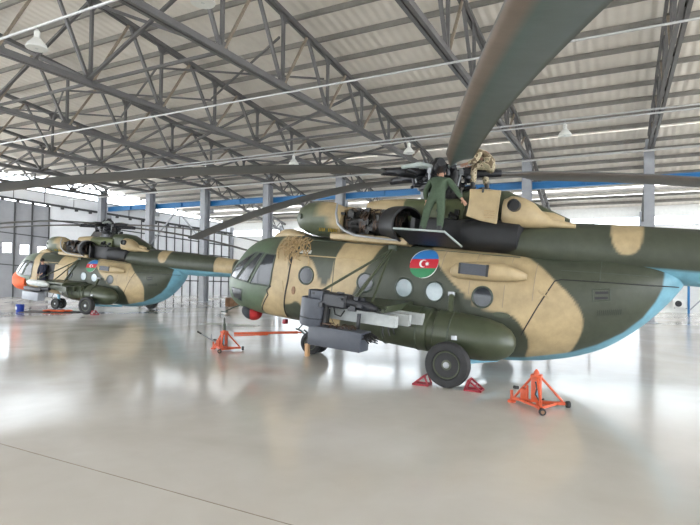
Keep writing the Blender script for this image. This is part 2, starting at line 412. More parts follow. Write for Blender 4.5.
# columns and crane beam
for x in TX:
    if x > 34: continue
    for yy in (-16.,):
        b = MB(); b.box((x, yy+.26, 4.1), (.42, .035, 8.1)).box((x, yy-.26, 4.1), (.42, .035, 8.1)).box((x, yy, 4.1), (.03, .49, 8.1)); b.box((x, yy, .02), (.7, .8, .04)); b.box((x, yy-.05, 8.3), (.3, .3, .5))
        b.box((x, yy-.50, 6.48), (.28, .5, .30))
        struct('column', b, 'column')
    struct('column', MB().box((x, 15.35, 4.2), (.3, .36, 8.0)).box((x, 15.35, .02), (.6, .6, .04)), 'column')
    struct('column', MB().box((x, YB+.16, 3.1), (.24, .22, 6.2)), 'column')
for i in range(2, 11):
    x0 = TX[i]; z = 6.83+.009*(x0+2.7)
    b = MB().box((x0+2.72, -16.52, z+.17), (5.43, .26, .03)).box((x0+2.72, -16.52, z-.17), (5.43, .26, .03)).box((x0+2.72, -16.52, z), (5.43, .03, .34))
    b.box((x0+.02, -16.52, z), (.03, .26, .36)); b.box((x0+2.72, -16.52, z), (.03, .26, .34))
    struct('crane_runway_beam', b, 'crane')
# galvanised conduits strung below the trusses
for (y, z, dz) in ((-1.85, 7.88, .0), (-8.65, 7.88, .0), (-8.65, 7.74, .02), (4.45, 7.88, 0)):
    struct('ceiling_conduit', MB().tube([(-26, y, z), (36, y, z)], .032, 8), 'conduit')
struct('ceiling_conduit', MB().tube([(36, -14.6, 7.75), (-26, -14.6, 7.75)], .05, 8), 'conduit')
# diagonal bracing rods by the columns
for i in range(3, 11, 2):
    b = MB().bar((TX[i], -16, 4.1), (TX[i]+2.7, -16, 6.6), .08, .08).bar((TX[i+1], -16, 4.1), (TX[i]+2.7, -16, 6.6), .08, .08)
    if TX[i] > 20: struct('column_brace', b, 'column')

# ------------------------------------------------------------------ helicopter: section tables in its own level frame
ST = np.array([[6.00, 1.02, 1.38, .26, 1.20, 2.2], [5.96, .86, 1.52, .46, 1.20, 2.2], [5.82, .68, 1.74, .68, 1.20, 2.3], [5.60, .55, 2.02, .85, 1.22, 2.4], [5.25, .50, 2.37, 1.00, 1.28, 2.6],
 [4.90, .48, 2.53, 1.11, 1.36, 2.8], [4.40, .47, 2.62, 1.20, 1.45, 3.0], [3.60, .46, 2.68, 1.25, 1.55, 3.2], [0.0, .45, 2.70, 1.25, 1.60, 3.2], [-1.0, .40, 2.70, 1.25, 1.60, 3.0],
 [-1.6, .37, 2.72, 1.24, 1.60, 2.8], [-2.1, .43, 2.74, 1.19, 1.65, 2.6], [-2.7, .57, 2.76, 1.10, 1.75, 2.4], [-3.4, .87, 2.78, .96, 1.95, 2.3], [-4.05, 1.40, 2.76, .74, 2.15, 2.2],
 [-4.45, 1.88, 2.70, .50, 2.30, 2.1], [-4.66, 2.20, 2.60, .27, 2.40, 2.0], [-4.74, 2.36, 2.46, .08, 2.41, 2.0]])
def interp(x, T=ST):
    x = np.atleast_1d(np.asarray(x, float)); xs = T[::-1, 0]; A = T[::-1, 1:]
    i = np.clip(np.searchsorted(xs, x)-1, 0, len(xs)-2); h = np.diff(xs); d = np.diff(A, axis=0)/h[:, None]
    m = np.zeros_like(A); m[0] = d[0]; m[-1] = d[-1]
    for k in range(1, len(xs)-1):
        s = d[k-1]*d[k]; w1 = 2*h[k]+h[k-1]; w2 = h[k]+2*h[k-1]
        with np.errstate(all='ignore'): m[k] = np.where(s > 0, (w1+w2)/(w1/d[k-1]+w2/d[k]), 0)
    t = ((x-xs[i])/h[i])[:, None]; hh = h[i][:, None]
    return (2*t**3-3*t**2+1)*A[i]+(t**3-2*t**2+t)*hh*m[i]+(-2*t**3+3*t**2)*A[i+1]+(t**3-t**2)*hh*m[i+1]
def Ys(x, z):
    zb, zt, hw, zc, n = interp(x)[0]; h = (zt-zc) if z > zc else (zc-zb); q = min(1, abs(z-zc)/h)
    return float(hw*(1-q**n)**(1/n))
def inside(px, pz, poly):
    c = np.zeros(px.shape, bool); n = len(poly); j = n-1
    for i in range(n):
        xi, zi = poly[i]; xj, zj = poly[j]
        with np.errstate(all='ignore'): c ^= ((zi > pz) != (zj > pz)) & (px < (xj-xi)*(pz-zi)/(zj-zi+1e-12)+xi)
        j = i
    return c
def smooth_poly(P, n=2):
    P = [tuple(p) for p in P]
    for _ in range(n):
        Q = []
        for i in range(len(P)):
            a = P[i]; b = P[(i+1) % len(P)]
            Q += [(a[0]*.75+b[0]*.25, a[1]*.75+b[1]*.25), (a[0]*.25+b[0]*.75, a[1]*.25+b[1]*.75)]
        P = Q
    return P
TANP = [smooth_poly(p, 1) for p in (
 [(4.13, 2.80), (3.86, 2.80), (3.48, 2.08), (3.67, .55), (3.66, .2), (4.3, .2), (4.43, .68), (4.17, 1.08), (4.0, 1.36), (4.01, 2.13), (4.02, 2.34)],
 [(3.47, 2.2), (3.27, 2.2), (2.95, 2.13), (2.80, 1.95), (2.62, 1.56), (2.40, 1.52), (2.30, 1.78), (2.28, 2.19), (2.20, 2.5), (2.30, 2.95), (1.15, 2.95), (1.22, 2.62), (1.33, 2.25), (1.55, 1.82), (1.76, 1.34), (2.3, .35), (2.95, .3), (3.02, .8), (3.12, .98), (3.28, 1.05), (3.42, .95), (3.70, .9)],
 [(.19, 2.95), (.13, 2.60), (-.32, 2.19), (-.64, 1.85), (-1.16, 1.49), (-1.47, 1.46), (-1.77, 1.45), (-2.02, 1.26), (-2.2, .89), (-2.06, .50), (-2.3, .35), (-2.88, .76), (-3.05, 1.13), (-3.09, 1.44), (-3.02, 1.68), (-2.84, 1.96), (-2.5, 2.19), (-2.11, 2.51), (-1.73, 2.72), (-.76, 2.95)])]
BLUEP = [(-1.2, .44), (-2.02, .55), (-2.9, .80), (-3.36, 1.02), (-3.78, 1.32), (-4.08, 1.65), (-4.26, 1.98), (-4.35, 2.25), (-4.37, 2.9), (-6, 2.9), (-6, 0), (-1.2, 0)]
BOOMTAN = [smooth_poly(p, 1) for p in ([(-3.38, 3.6), (-3.95, 3.6), (-3.93, 3.1), (-3.87, 2.88), (-3.74, 2.80), (-3.57, 2.80), (-3.42, 3.06)],
   [(-6.5, 3.8), (-7.6, 3.8), (-7.5, 2.0), (-6.6, 2.0)], [(-9.9, 3.8), (-10.6, 3.8), (-10.5, 2.9), (-10.0, 2.3)],
   [(-1.0, 3.5), (-2.55, 3.5), (-2.3, 3.36), (-1.9, 3.22), (-1.2, 3.15)])]
def sdist(px, pz, poly):
    d = np.full(px.shape, 9.); n = len(poly)
    for i in range(n):
        ax, az = poly[i]; bx, bz = poly[(i+1) % n]; ex, ez = bx-ax, bz-az; L = ex*ex+ez*ez+1e-12
        t = np.clip(((px-ax)*ex+(pz-az)*ez)/L, 0, 1); d = np.minimum(d, np.hypot(px-ax-t*ex, pz-az-t*ez))
    return np.where(inside(px, pz, poly), d, -d)
def put(C, sd, col, wd=.018):
    t = np.clip(sd/wd*.5+.5, 0, 1)[:, None]; C[:] = C*(1-t)+np.array(col)*t
def wob(x, z): return .012*np.sin(5*x+3*z), .012*np.sin(4*z+2*x)
def paint(V, kind):
    V = np.asarray(V); x, y, z = V.T; a, b = wob(x, z); px = x+a; pz = z+b
    C = np.tile(np.array(GREEN), (len(V), 1))
    if kind == 'body':
        nose = np.clip((x-3.9)/.5, 0, 1)[:, None]; C = C*(1-nose)+np.array((.085, .12, .075))*nose
        for p in TANP: put(C, sdist(px, pz, p), TAN)
        put(C, np.where(x < 4.2, .50-z, -1), BLUE)
        put(C, sdist(x, z, BLUEP), BLUE)
    elif kind == 'boom':
        for p in BOOMTAN: put(C, sdist(px, pz, p), TAN)
        zc = np.interp(-x, [1, 4.9, 11.3], [2.6, 2.60, 2.80])
        put(C, np.where(x < -4.0, zc-z, -1), BLUE)
    return C
def grid_loft(rows, closed=True, caps=True):
    b = MB(); n = len(rows); m = len(rows[0]); fs = []
    for i in range(n-1):
        for k in range(m if closed else m-1):
            fs.append((i*m+k, i*m+(k+1) % m, (i+1)*m+(k+1) % m, (i+1)*m+k))
    if caps: fs.append(tuple(range(m-1, -1, -1))); fs.append(tuple((n-1)*m+k for k in range(m)))
    b.add([p for r in rows for p in r], fs); return b
def sup(c, n): return np.sign(c)*np.abs(c)**(2/n)
def body_mesh():
    xs = np.concatenate([np.linspace(6.0, 5.6, 26), np.linspace(5.575, -3.9, 316), np.linspace(-3.93, -4.74, 40)])
    P = interp(xs); T = np.linspace(-PI, PI, 181)[:-1]; rows = []
    for x, (zb, zt, hw, zc, n) in zip(xs, P):
        c, s = np.cos(T), np.sin(T); y = hw*sup(c, n); sz = sup(s, n); z = zc+np.where(sz > 0, (zt-zc), (zc-zb))*sz
        rows.append(list(zip([x]*len(T), y, z)))
    return grid_loft(rows)
BT = np.array([[-.9, 2.62, 3.10, .60, 2.80, 2.6], [-1.5, 2.56, 3.22, .86, 2.82, 2.6], [-1.75, 2.52, 3.29, .93, 2.83, 2.5], [-2.1, 2.45, 3.35, .91, 2.84, 2.4], [-2.7, 2.33, 3.41, .78, 2.84, 2.2], [-3.5, 2.32, 3.42, .64, 2.87, 2.1], [-4.9, 2.33, 3.42, .545, 2.875, 2.0], [-7.5, 2.50, 3.36, .43, 2.93, 2.0], [-10.0, 2.68, 3.28, .30, 2.98, 2.0], [-11.4, 2.76, 3.24, .23, 3.0, 2.0]])
def boom_mesh():
    xs = np.linspace(-.9, -11.4, 240); P = interp(xs, BT); T = np.linspace(-PI, PI, 97)[:-1]; rows = []
    for x, (zb, zt, hw, zc, n) in zip(xs, P):
        c, s = np.cos(T), np.sin(T); sz = sup(s, n)
        rows.append(list(zip([x]*len(T), hw*sup(c, n), zc+np.where(sz > 0, zt-zc, zc-zb)*sz)))
    return grid_loft(rows)
def ellipse_loft(st, seg=36, n=2.4):       # st rows: x, y centre, z centre, half width, half height
    T = np.linspace(-PI, PI, seg+1)[:-1]; rows = []
    for x, yc, zc, a, h in st: rows.append([(x, yc+a*sup(np.cos(t), n), zc+h*sup(np.sin(t), n)) for t in T])
    return grid_loft(rows)
def surf_patch(poly, off=.012, th=.02, rings=6, seg=56, Y=Ys):
    # polygon in (x, z) -> curved panel that lies on the port side of the fuselage
    P = []; n = len(poly); per = [math.dist(poly[i], poly[(i+1) % n]) for i in range(n)]; L = sum(per)
    for k in range(seg):
        d = L*k/seg; i = 0
        while d > per[i]: d -= per[i]; i += 1
        f = d/per[i]; a = poly[i]; c = poly[(i+1) % n]; P.append((a[0]+(c[0]-a[0])*f, a[1]+(c[1]-a[1])*f))
    cx = sum(p[0] for p in P)/seg; cz = sum(p[1] for p in P)/seg
    b = MB(); vs = [(cx, Y(cx, cz)+off, cz)]; fs = []
    for r in range(1, rings+1):
        for (x, z) in P:
            X = cx+(x-cx)*r/rings; Z = cz+(z-cz)*r/rings; vs.append((X, Y(X, Z)+off, Z))
    for k in range(seg): fs.append((0, 1+k, 1+(k+1) % seg))
    for r in range(rings-1):
        for k in range(seg): fs.append((1+r*seg+k, 1+(r+1)*seg+k, 1+(r+1)*seg+(k+1) % seg, 1+r*seg+(k+1) % seg))
    o = len(vs); q = 1+(rings-1)*seg
    for (x, z) in P: vs.append((x, Y(x, z)+off-th, z))
    for k in range(seg): fs.append((q+k, o+k, o+(k+1) % seg, q+(k+1) % seg))
    return b.add(vs, fs)
def surf_line(pts, r=.012, step=.05, off=0., Y=Ys):
    out = []
    for (a, c) in zip(pts[:-1], pts[1:]):
        n = max(1, int(math.dist(a, c)/step))
        for k in range(n): f = k/n; x = a[0]+(c[0]-a[0])*f; z = a[1]+(c[1]-a[1])*f; out.append((x, Y(x, z)+off, z))
    x, z = pts[-1]; out.append((x, Y(x, z)+off, z))
    return MB().tube(out, r, 6)
def circ(cx, cz, rx, rz, n=36, a0=0, a1=2*PI):
    return [(cx+rx*math.cos(a0+(a1-a0)*k/n), cz+rz*math.sin(a0+(a1-a0)*k/n)) for k in range(n)]

BP = .0936351; XM = -.9219           # nose-up attitude about the main axle
CB, SB = math.cos(BP), math.sin(BP)
def w2b(p):                          # point in the upright frame under the mast -> level fuselage frame
    dx = p[0]-XM; dz = p[2]-.43
    return Vector((XM+dx*CB+dz*SB, p[1], .43-dx*SB+dz*CB))
def b2w(p):
    dx = p[0]-XM; dz = p[2]-.43
    return Vector((XM+dx*CB-dz*SB, p[1], .43+dx*SB+dz*CB))
ROOT0 = b2w((0, 0, 0))
CACHE = {}
def hp(name, key, fn, m, parent, smooth=True, colors=None):
    # a helicopter part; mesh data shared between the two machines through the cache
    if key not in CACHE:
        b = fn(); CACHE[key] = b.mesh(name, M[m], smooth, paint(b.v, colors) if colors else None)
    return link(name, CACHE[key], parent)

def blade_fn(az, droop=.0106, pitch=18, lag=0., z0=4.5):
    def fn():
        rs = [1.35, 1.5, 1.75, 2.0]+list(np.linspace(2.2, 10.55, 60))+[10.62, 10.65]
        ca, sa = math.cos(az), math.sin(az); b = MB(); rows = []; cols = []
        for r in rs:
            ch = np.interp(r, [1.35, 1.75, 2.2, 10.55, 10.65], [.16, .30, .52, .52, .44]); th = np.interp(r, [1.35, 2.2, 10.6, 10.65], [.11, .07, .055, .02])
            z = z0-droop*r*r; pit = math.radians(pitch)*min(1, max(0, (r-1.5)/.6))
            row = []
            for k in range(20):
                t = 2*PI*k/20; u = .5*(1-math.cos(t)); c = u*ch-.27*ch           # from leading edge backwards
                h = (1 if t < PI else -1)*th*.5*min(1, 2.6*math.sqrt(max(u, 0))*(1-u)+.06*(1-u))
                # leading edge turns clockwise seen from above
                tx, ty = sa, -ca
                row.append(tuple(w2b((r*ca-tx*(c+lag), r*sa-ty*(c+lag), z+h-c*math.sin(pit)))))
            rows.append(row)
        return grid_loft(rows)
    return fn
def blade_cols(me, raised):
    n = len(me.vertices); C = np.zeros((n, 3)); k = np.arange(n) % 20; u = .5*(1-np.cos(2*PI*k/20)); r = np.arange(n)//20
    C[:] = (.105, .138, .138); top = (k < 10)
    C[u < .28] = (.20, .155, .125); C[(u >= .28) & (u < .40)] = (.09, .135, .13)
    if not raised: C[:] = (.125, .125, .122); C[u < .28] = (.15, .13, .115)
    C[top] = (.125, .13, .13)
    C[u > .95] = (.05, .06, .055)
    ca = me.color_attributes.new('Col', 'FLOAT_COLOR', 'POINT'); ca.data.foreach_set('color', np.c_[C, np.ones(n)].astype(np.float32).ravel())

def wheel(parent, name, c, rad, wid, key):
    c = Vector(c); h = wid/2
    o = hp(name, key+'t', lambda: MB().lathe([(-h*.62, rad*.60), (-h*.9, rad*.66), (-h, rad*.80), (-h*.82, rad*.93), (-h*.4, rad*.99), (0, rad), (h*.4, rad*.99), (h*.82, rad*.93), (h, rad*.80), (h*.9, rad*.66), (h*.62, rad*.60)], c, (0, 1, 0), 40), 'rubber', parent)
    def hubf():
        b = MB().lathe([(-h*.6, rad*.6), (h*.62, rad*.60), (h*.66, rad*.55), (h*.40, rad*.50), (h*.36, rad*.26), (h*.66, rad*.22), (h*.72, rad*.10), (h*.74, .001)], c, (0, 1, 0), 32)
        b.torus(c+Vector((0, h*.64, 0)), (0, 1, 0), rad*.57, rad*.035)
        for k in range(8):
            t = 2*PI*k/8; b.tube([c+Vector((rad*.38*math.cos(t), h*.36, rad*.38*math.sin(t))), c+Vector((rad*.38*math.cos(t), h*.46, rad*.38*math.sin(t)))], rad*.05, 8)
        return b
    hb = hp('wheel_hub', key+'h', hubf, 'hub', o)
    hp('hub_cap', key+'c', lambda: MB().lathe([(h*.66, rad*.15), (h*.82, rad*.13), (h*.86, rad*.05)], c, (0, 1, 0), 16), 'steel', o)
    return o

def make_helicopter(name, label, wpos, yaw, first):
    root = thing(name, label, 'helicopter', (wpos[0]+ROOT0.x*math.cos(yaw), wpos[1]+ROOT0.x*math.sin(yaw), ROOT0.z), 'military transport helicopters parked in the hangar')
    root.rotation_euler = (0, -BP, yaw)
    H = lambda *a, **k: hp(*a, root, **k)
    body = hp('fuselage', 'body', body_mesh, 'camo', root, colors='body')
    hp('tail_boom', 'boom', boom_mesh, 'camo', root, colors='boom')
    # fin, stabiliser, tail rotor pylon (outside the photograph on the near machine)
    hp('tail_fin', 'fin', lambda: MB().prism([(-10.2, -.08, 3.0), (-11.3, -.08, 2.8), (-12.4, -.08, 4.9), (-11.9, -.08, 5.0), (-11.3, -.08, 4.3)], (0, .16, 0)), 'green', root)
    hp('stabiliser', 'stab', lambda: MB().box((-9.9, 0, 3.0), (.75, 2.7, .08), bev=.03), 'green', root)
    # glazing
    def glaze(nm, key, poly, m='glassd', fr=.014):
        g = hp(nm, key, lambda: surf_patch(poly, .008, .03), m, root)
        hp('window_frame', key+'f', lambda: surf_line(poly+[poly[0]], fr, .04, .006), 'frame', g); return g
    glaze('cockpit_side_window', 'csw', [(4.30, 2.12), (3.99, 2.11), (4.06, 1.33), (4.74, 1.32)], fr=.022)
    glaze('windscreen_pane', 'wsp', [(4.56, 2.13), (4.40, 2.13), (4.84, 1.34), (5.30, 1.36)], fr=.020)
    glaze('windscreen_pane', 'wsp2', [(4.72, 2.13), (4.66, 2.13), (5.36, 1.37), (5.68, 1.40), (5.42, 1.75)], fr=.020)
    glaze('chin_window', 'chw', [(5.05, 1.12), (5.55, 1.12), (5.45, .86), (5.12, .80)], fr=.014)
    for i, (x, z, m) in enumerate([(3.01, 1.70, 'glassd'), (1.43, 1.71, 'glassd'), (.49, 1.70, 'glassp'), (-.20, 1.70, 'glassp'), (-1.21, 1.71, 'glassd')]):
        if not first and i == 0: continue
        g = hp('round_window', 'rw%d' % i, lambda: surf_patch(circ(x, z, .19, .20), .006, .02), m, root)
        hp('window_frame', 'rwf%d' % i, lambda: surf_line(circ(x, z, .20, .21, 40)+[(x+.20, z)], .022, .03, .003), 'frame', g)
    # doors and seams
    hp('door_seam', 'ds1', lambda: surf_line([(3.47, 2.16), (3.52, 1.5), (3.66, .58)], .020), 'black', root)
    hp('door_seam', 'ds2', lambda: surf_line([(2.30, 2.48), (2.27, 1.6), (2.30, .6)], .010), 'frame', root)
    hp('door_rail', 'ds3', lambda: surf_line([(3.45, 2.17), (2.2, 2.20), (1.3, 2.2)], .016), 'tan', root)
    hp('cockpit_door_edge', 'ds4', lambda: surf_line([(4.02, 1.33), (4.16, 1.22), (4.10, 1.10), (4.43, .66)], .016), 'black', root)
    hp('cockpit_panel', 'cdp', lambda: surf_patch([(3.93, 1.5), (3.66, 1.5), (3.62, 1.22), (3.93, 1.22)], .012, .02), 'tan', root)
    hp('door_handle', 'dh', lambda: surf_patch(circ(3.33, 1.30, .05, .10), .02, .03), 'brown', root)
    hp('door_seam', 'cs1', lambda: surf_line([(-2.01, 1.05), (-2.26, 1.63), (-2.52, 2.18), (-2.62, 2.22)], .012), 'black', root)
    hp('door_seam', 'cs2', lambda: surf_line([(-2.6, 2.22), (-3.3, 2.25), (-4.0, 2.27), (-4.62, 2.29)], .011), 'black', root)
    hp('door_seam', 'cs3', lambda: surf_line([(-3.30, 2.26), (-3.29, 2.70)], .007), 'frame', root)
    hp('deck_seam', 'cs4', lambda: surf_line([(3.3, 2.56), (1.5, 2.58), (0, 2.58), (-1.8, 2.58)], .012), 'frame', root)
    hp('hinge_fitting', 'hf', lambda: surf_line([(-2.45, 1.84), (-2.25, 1.97)], .02).add(*(lambda q: (q.v, q.f))(surf_line([(-2.28, 1.80), (-2.42, 1.98)], .016))), 'tan', root)
    for i, (xa, za, zb_) in enumerate([(-.28, 2.14, 2.6), (-.92, 1.74, 2.02), (-.98, 2.44, 2.6), (-1.62, 1.55, 2.0), (-1.68, 2.46, 2.6), (-2.16, 1.75, 2.5)]):
        hp('panel_seam', 'ps%d' % i, lambda: surf_line([(xa, za), (xa, zb_)], .006), 'rust', root)
    hp('panel_seam', 'psb', lambda: surf_line([(-2.6, 2.40), (-3.3, 2.42), (-4.1, 2.44)], .006), 'frame', root)
    hp('air_scoop', 'asc', lambda: surf_patch(circ(-1.62, 1.40, .17, .055), .05, .07, 4, 30), 'green', root)
    for i, dz in enumerate((0, -.10)):
        hp('vent_slot', 'vs%d' % i, lambda: surf_patch([(-3.24, 2.06+dz), (-3.46, 2.09+dz), (-3.47, 2.045+dz), (-3.25, 2.01+dz)], .008, .02), 'black', root)
    hp('vent_frame', 'vf', lambda: surf_line([(-3.19, 2.10), (-3.49, 2.14), (-3.51, 1.92), (-3.22, 1.87), (-3.19, 2.10)], .012), 'dgreen', root)
    def stencil():
        b = MB(); x = -3.31
        for k in range(13):
            q = surf_patch([(x, 1.60+.012*k*.5), (x-.018, 1.60+.012*k*.5), (x-.018, 1.72+.006*k), (x, 1.72+.006*k)], .006, .01, 2, 8); b.add(q.v, q.f); x -= .032
        return b
    hp('stencil_mark', 'stn', stencil, 'stencil', root)
    # roundel: blue, red and green bands with white crescent and star
    cx, cz, r = .12, 2.265, .31
    def band(a0, a1, za, zb):
        n = 14; pts = []
        for k in range(n+1):
            z = za+(zb-za)*k/n; pts.append((cx-math.sqrt(max(0, r*r-(z-cz)**2)), z))
        for k in range(n, -1, -1):
            z = za+(zb-za)*k/n; pts.append((cx+math.sqrt(max(0, r*r-(z-cz)**2)), z))
        out = []
        for p in pts:
            p = (p[0], p[1]-.03*(p[0]-cx)/r)      # bands dip a little aft
            if not out or math.dist(p, out[-1]) > 1e-4: out.append(p)
        if math.dist(out[0], out[-1]) < 1e-4: out.pop()
        return out
    fl = hp('roundel', 'fl0', lambda: surf_patch(circ(cx, cz, r+.004, r+.004), .004, .01), 'white', root)
    hp('blue_band', 'fl1', lambda: surf_patch(band(0, 0, cz+.10, cz+r), .009, .006, 5, 90), 'flagblue', fl)
    hp('red_band', 'fl2', lambda: surf_patch(band(0, 0, cz-.10, cz+.10), .009, .006, 5, 90), 'flagred', fl)
    hp('green_band', 'fl3', lambda: surf_patch(band(0, 0, cz-r, cz-.10), .009, .006, 5, 90), 'flaggreen', fl)
    def cres():
        b = MB(); c1 = (cx+.015, cz); R1 = .085; c2 = (cx-.012, cz); R2 = .068; n = 26; vs = []; fs = []
        for k in range(n+1):
            t = math.radians(38)+(2*PI-math.radians(76))*k/n
            po = (c1[0]-R1*math.cos(t), c1[1]+R1*math.sin(t)); t2 = math.radians(50)+(2*PI-math.radians(100))*k/n; pi_ = (c2[0]-R2*math.cos(t2), c2[1]+R2*math.sin(t2))
            for p in (po, pi_): vs.append((p[0], Ys(*p)+.013, p[1]))
        for k in range(n): fs.append((2*k, 2*k+1, 2*k+3, 2*k+2))
        return b.add(vs, fs)
    hp('crescent', 'fl4', cres, 'white', fl)
    def star():
        sx = cx-.075; pts = []
        for k in range(16): q = .05 if k % 2 == 0 else .024; pts.append((sx+q*math.cos(2*PI*k/16), cz+q*math.sin(2*PI*k/16)))
        return surf_patch(pts, .013, .004, 2, 64)
    hp('star', 'fl5', star, 'white', fl)
    # exhaust heater fairing with its grey louvre
    ht = hp('heater_fairing', 'ht', lambda: ellipse_loft([(-.50, 1.22, 2.18, .04, .05), (-.56, 1.26, 2.18, .12, .12), (-.7, 1.30, 2.20, .17, .17), (-1.2, 1.32, 2.23, .19, .19), (-1.6, 1.30, 2.24, .17, .17), (-1.85, 1.25, 2.22, .12, .12), (-2.02, 1.20, 2.20, .05, .06)], 28), 'tan', root)
    def louvre():
        b = MB().box((-1.04, 1.505, 2.25), (.56, .03, .22))
        for k in range(5): b.box((-1.04, 1.525, 2.16+.045*k), (.50, .02, .014))
        return b
    hp('grey_louvre', 'lv', louvre, 'grey', ht, smooth=False)
    hp('heater_inlet', 'lv2', lambda: MB().box((-1.31, 1.50, 2.25), (.04, .05, .24)), 'black', ht, smooth=False); hp('heater_inlet', 'lv3', lambda: MB().box((-.76, 1.50, 2.25), (.04, .05, .22)), 'black', ht, smooth=False)
    # engines: intake domes, dark machinery, fan cowl, exhausts
    for sgn, kk in ((1, 'p'), (-1, 's')):
        if not first and sgn < 0: continue
        yc = .52*sgn
        def domef():
            b = ellipse_loft([(3.83, yc, 3.10, .06, .06), (3.80, yc, 3.10, .16, .17), (3.70, yc, 3.11, .27, .29), (3.5, yc, 3.12, .37, .39), (3.2, yc, 3.12, .43, .44), (2.85, yc, 3.12, .45, .44), (2.60, yc, 3.08, .43, .40), (2.42, yc, 3.02, .40, .36)], 32, 2.1)
            return b
        if ('dome'+kk) not in CACHE:
            b = domef(); V = np.array(b.v); C = np.tile(np.array((.085, .10, .062)), (len(V), 1)); put(C, 3.12+.87*(V[:, 2]-3.5)-V[:, 0], TAN, .04)
            # refine for a crisp edge
            CACHE['dome'+kk] = b.mesh('intake_dome', M['camo'], True, C)
        dm = link('intake_dome', CACHE['dome'+kk], root)
        hp('dome_boss', 'db'+kk, lambda: MB().lathe([(0, .07), (.04, .06), (.05, .02)], (3.56, yc+.34*sgn, 3.14), (.45, sgn*.9, 0), 14), 'dgreen', dm)
        for (sx_, n) in ((2.98, 4), (2.72, 6)):
            def stripe():
                b = MB()
                for k in range(n): b.bar((sx_-.045*k, yc+.37*sgn, 2.80), (sx_-.045*k-.02, yc+.395*sgn, 2.88), .006, .02, up=(0, 1, 0))
                return b
            hp('yellow_stencil', 'ys%s%d' % (kk, n), stripe, 'yellow', dm, smooth=False)
        def engf():
            b = MB().lathe([(0, .20), (.1, .30), (.35, .34), (.6, .28), (1.0, .30), (1.25, .36), (1.6, .34)], (2.45, .5*sgn, 3.06), (-1, 0, 0), 20)
            r2 = random.Random(3)
            for k in range(70):
                x = r2.uniform(.75, 2.4); t = r2.uniform(-1.0, 2.4); rr = r2.uniform(.29, .40); c = (x, sgn*(.5+rr*math.cos(t)), 3.06+rr*math.sin(t)*.95)
                if k % 3: b.box(c, (r2.uniform(.05, .16), r2.uniform(.05, .10), r2.uniform(.05, .14)))
                else: b.tube([(c[0]-.08, c[1], c[2]), (c[0]+.08, c[1], c[2])], r2.uniform(.025, .05), 8)
            return b
        en = hp('engine', 'en'+kk, engf, 'engine', root)
        def pipes():
            b = MB(); r2 = random.Random(11)
            for k in range(26):
                x = r2.uniform(.8, 2.3); t0 = r2.uniform(-1.0, .3); rr = .36+.03*r2.random(); pts = []
                for j in range(7):
                    t = t0+j*.3; pts.append((x+.05*math.sin(j+k)+.03*j*(k % 3-1), sgn*(.5+rr*math.cos(t)), 3.06+rr*math.sin(t)))
                b.tube(pts, .012, 6)
            return b
        hp('engine_pipe', 'ep'+kk, pipes, 'brass', en)
        def duct():    # dark open engine exit seen end-on from behind
            b = MB().lathe([(0, .34), (.02, .43), (.14, .44), (.60, .42), (.62, .38), (.20, .36), (.16, .02)], (1.15, .58*sgn, 3.08), (-.80, .6*sgn, 0), 30)
            return b
        hp('exhaust_duct', 'ed'+kk, duct, 'black', en)
        hp('cowl_lip', 'cl'+kk, lambda: MB().tube([(2.52, sgn*.93, 3.50), (2.50, sgn*.99, 3.25), (2.40, sgn*1.02, 3.0), (2.2, sgn*1.05, 2.85), (1.9, sgn*1.07, 2.76), (1.3, sgn*1.08, 2.73), (.8, sgn*1.08, 2.72)], [.02, .03, .035, .035, .03, .025, .02], 10), 'steel', root)
        def deckf(): return ellipse_loft([(2.6, .62*sgn, 2.70, .38, .10), (1.5, .62*sgn, 2.70, .44, .10), (.6, .62*sgn, 2.70, .44, .10)], 20, 4)
        hp('engine_deck', 'dk'+kk, deckf, 'tan', root)
    if 'fan' not in CACHE:
        b = ellipse_loft([(x, 0, zc, a, h) for x, zc, a, h in [(2.05, 3.48, .30, .10), (1.98, 3.46, .42, .20), (1.6, 3.45, .50, .27), (1.2, 3.44, .54, .31), (1.0, 3.44, .55, .32), (.96, 3.44, .55, .32), (.5, 3.44, .56, .34), (.0, 3.44, .56, .36), (-.45, 3.44, .56, .38)]], 32, 3.0)
        V = np.array(b.v); C = np.tile(np.array((.10, .115, .055)), (len(V), 1)); C[V[:, 0] > .98] = TAN
        CACHE['fan'] = b.mesh('fan_cowling', M['camo'], True, C)
    link('fan_cowling', CACHE['fan'], root)
    hp('firewall', 'fw', lambda: MB().box((.55, 0, 2.95), (.10, 1.9, .60)).box((-.2, .0, 2.98), (1.4, 1.5, .66), bev=.08), 'black', root)
    hp('gearbox', 'gb', gearbox_fn, 'engine', root)
    hp('soot_cowling', 'sc', lambda: ellipse_loft([(-.55, 0, 2.95, .98, .34), (-.9, 0, 2.98, 1.03, .38), (-1.5, 0, 2.98, 1.03, .38), (-1.72, 0, 2.98, 1.0, .37), (-1.80, 0, 2.98, .8, .3)], 40, 3.2), 'soot', root)
    hp('mast_fairing', 'mf', lambda: ellipse_loft([(-.35, 0, 3.60, .46, .40), (-.8, 0, 3.62, .48, .44), (-1.3, 0, 3.60, .46, .42), (-1.9, 0, 3.50, .36, .28), (-2.6, 0, 3.36, .2, .12)], 32, 3.), 'green', root)
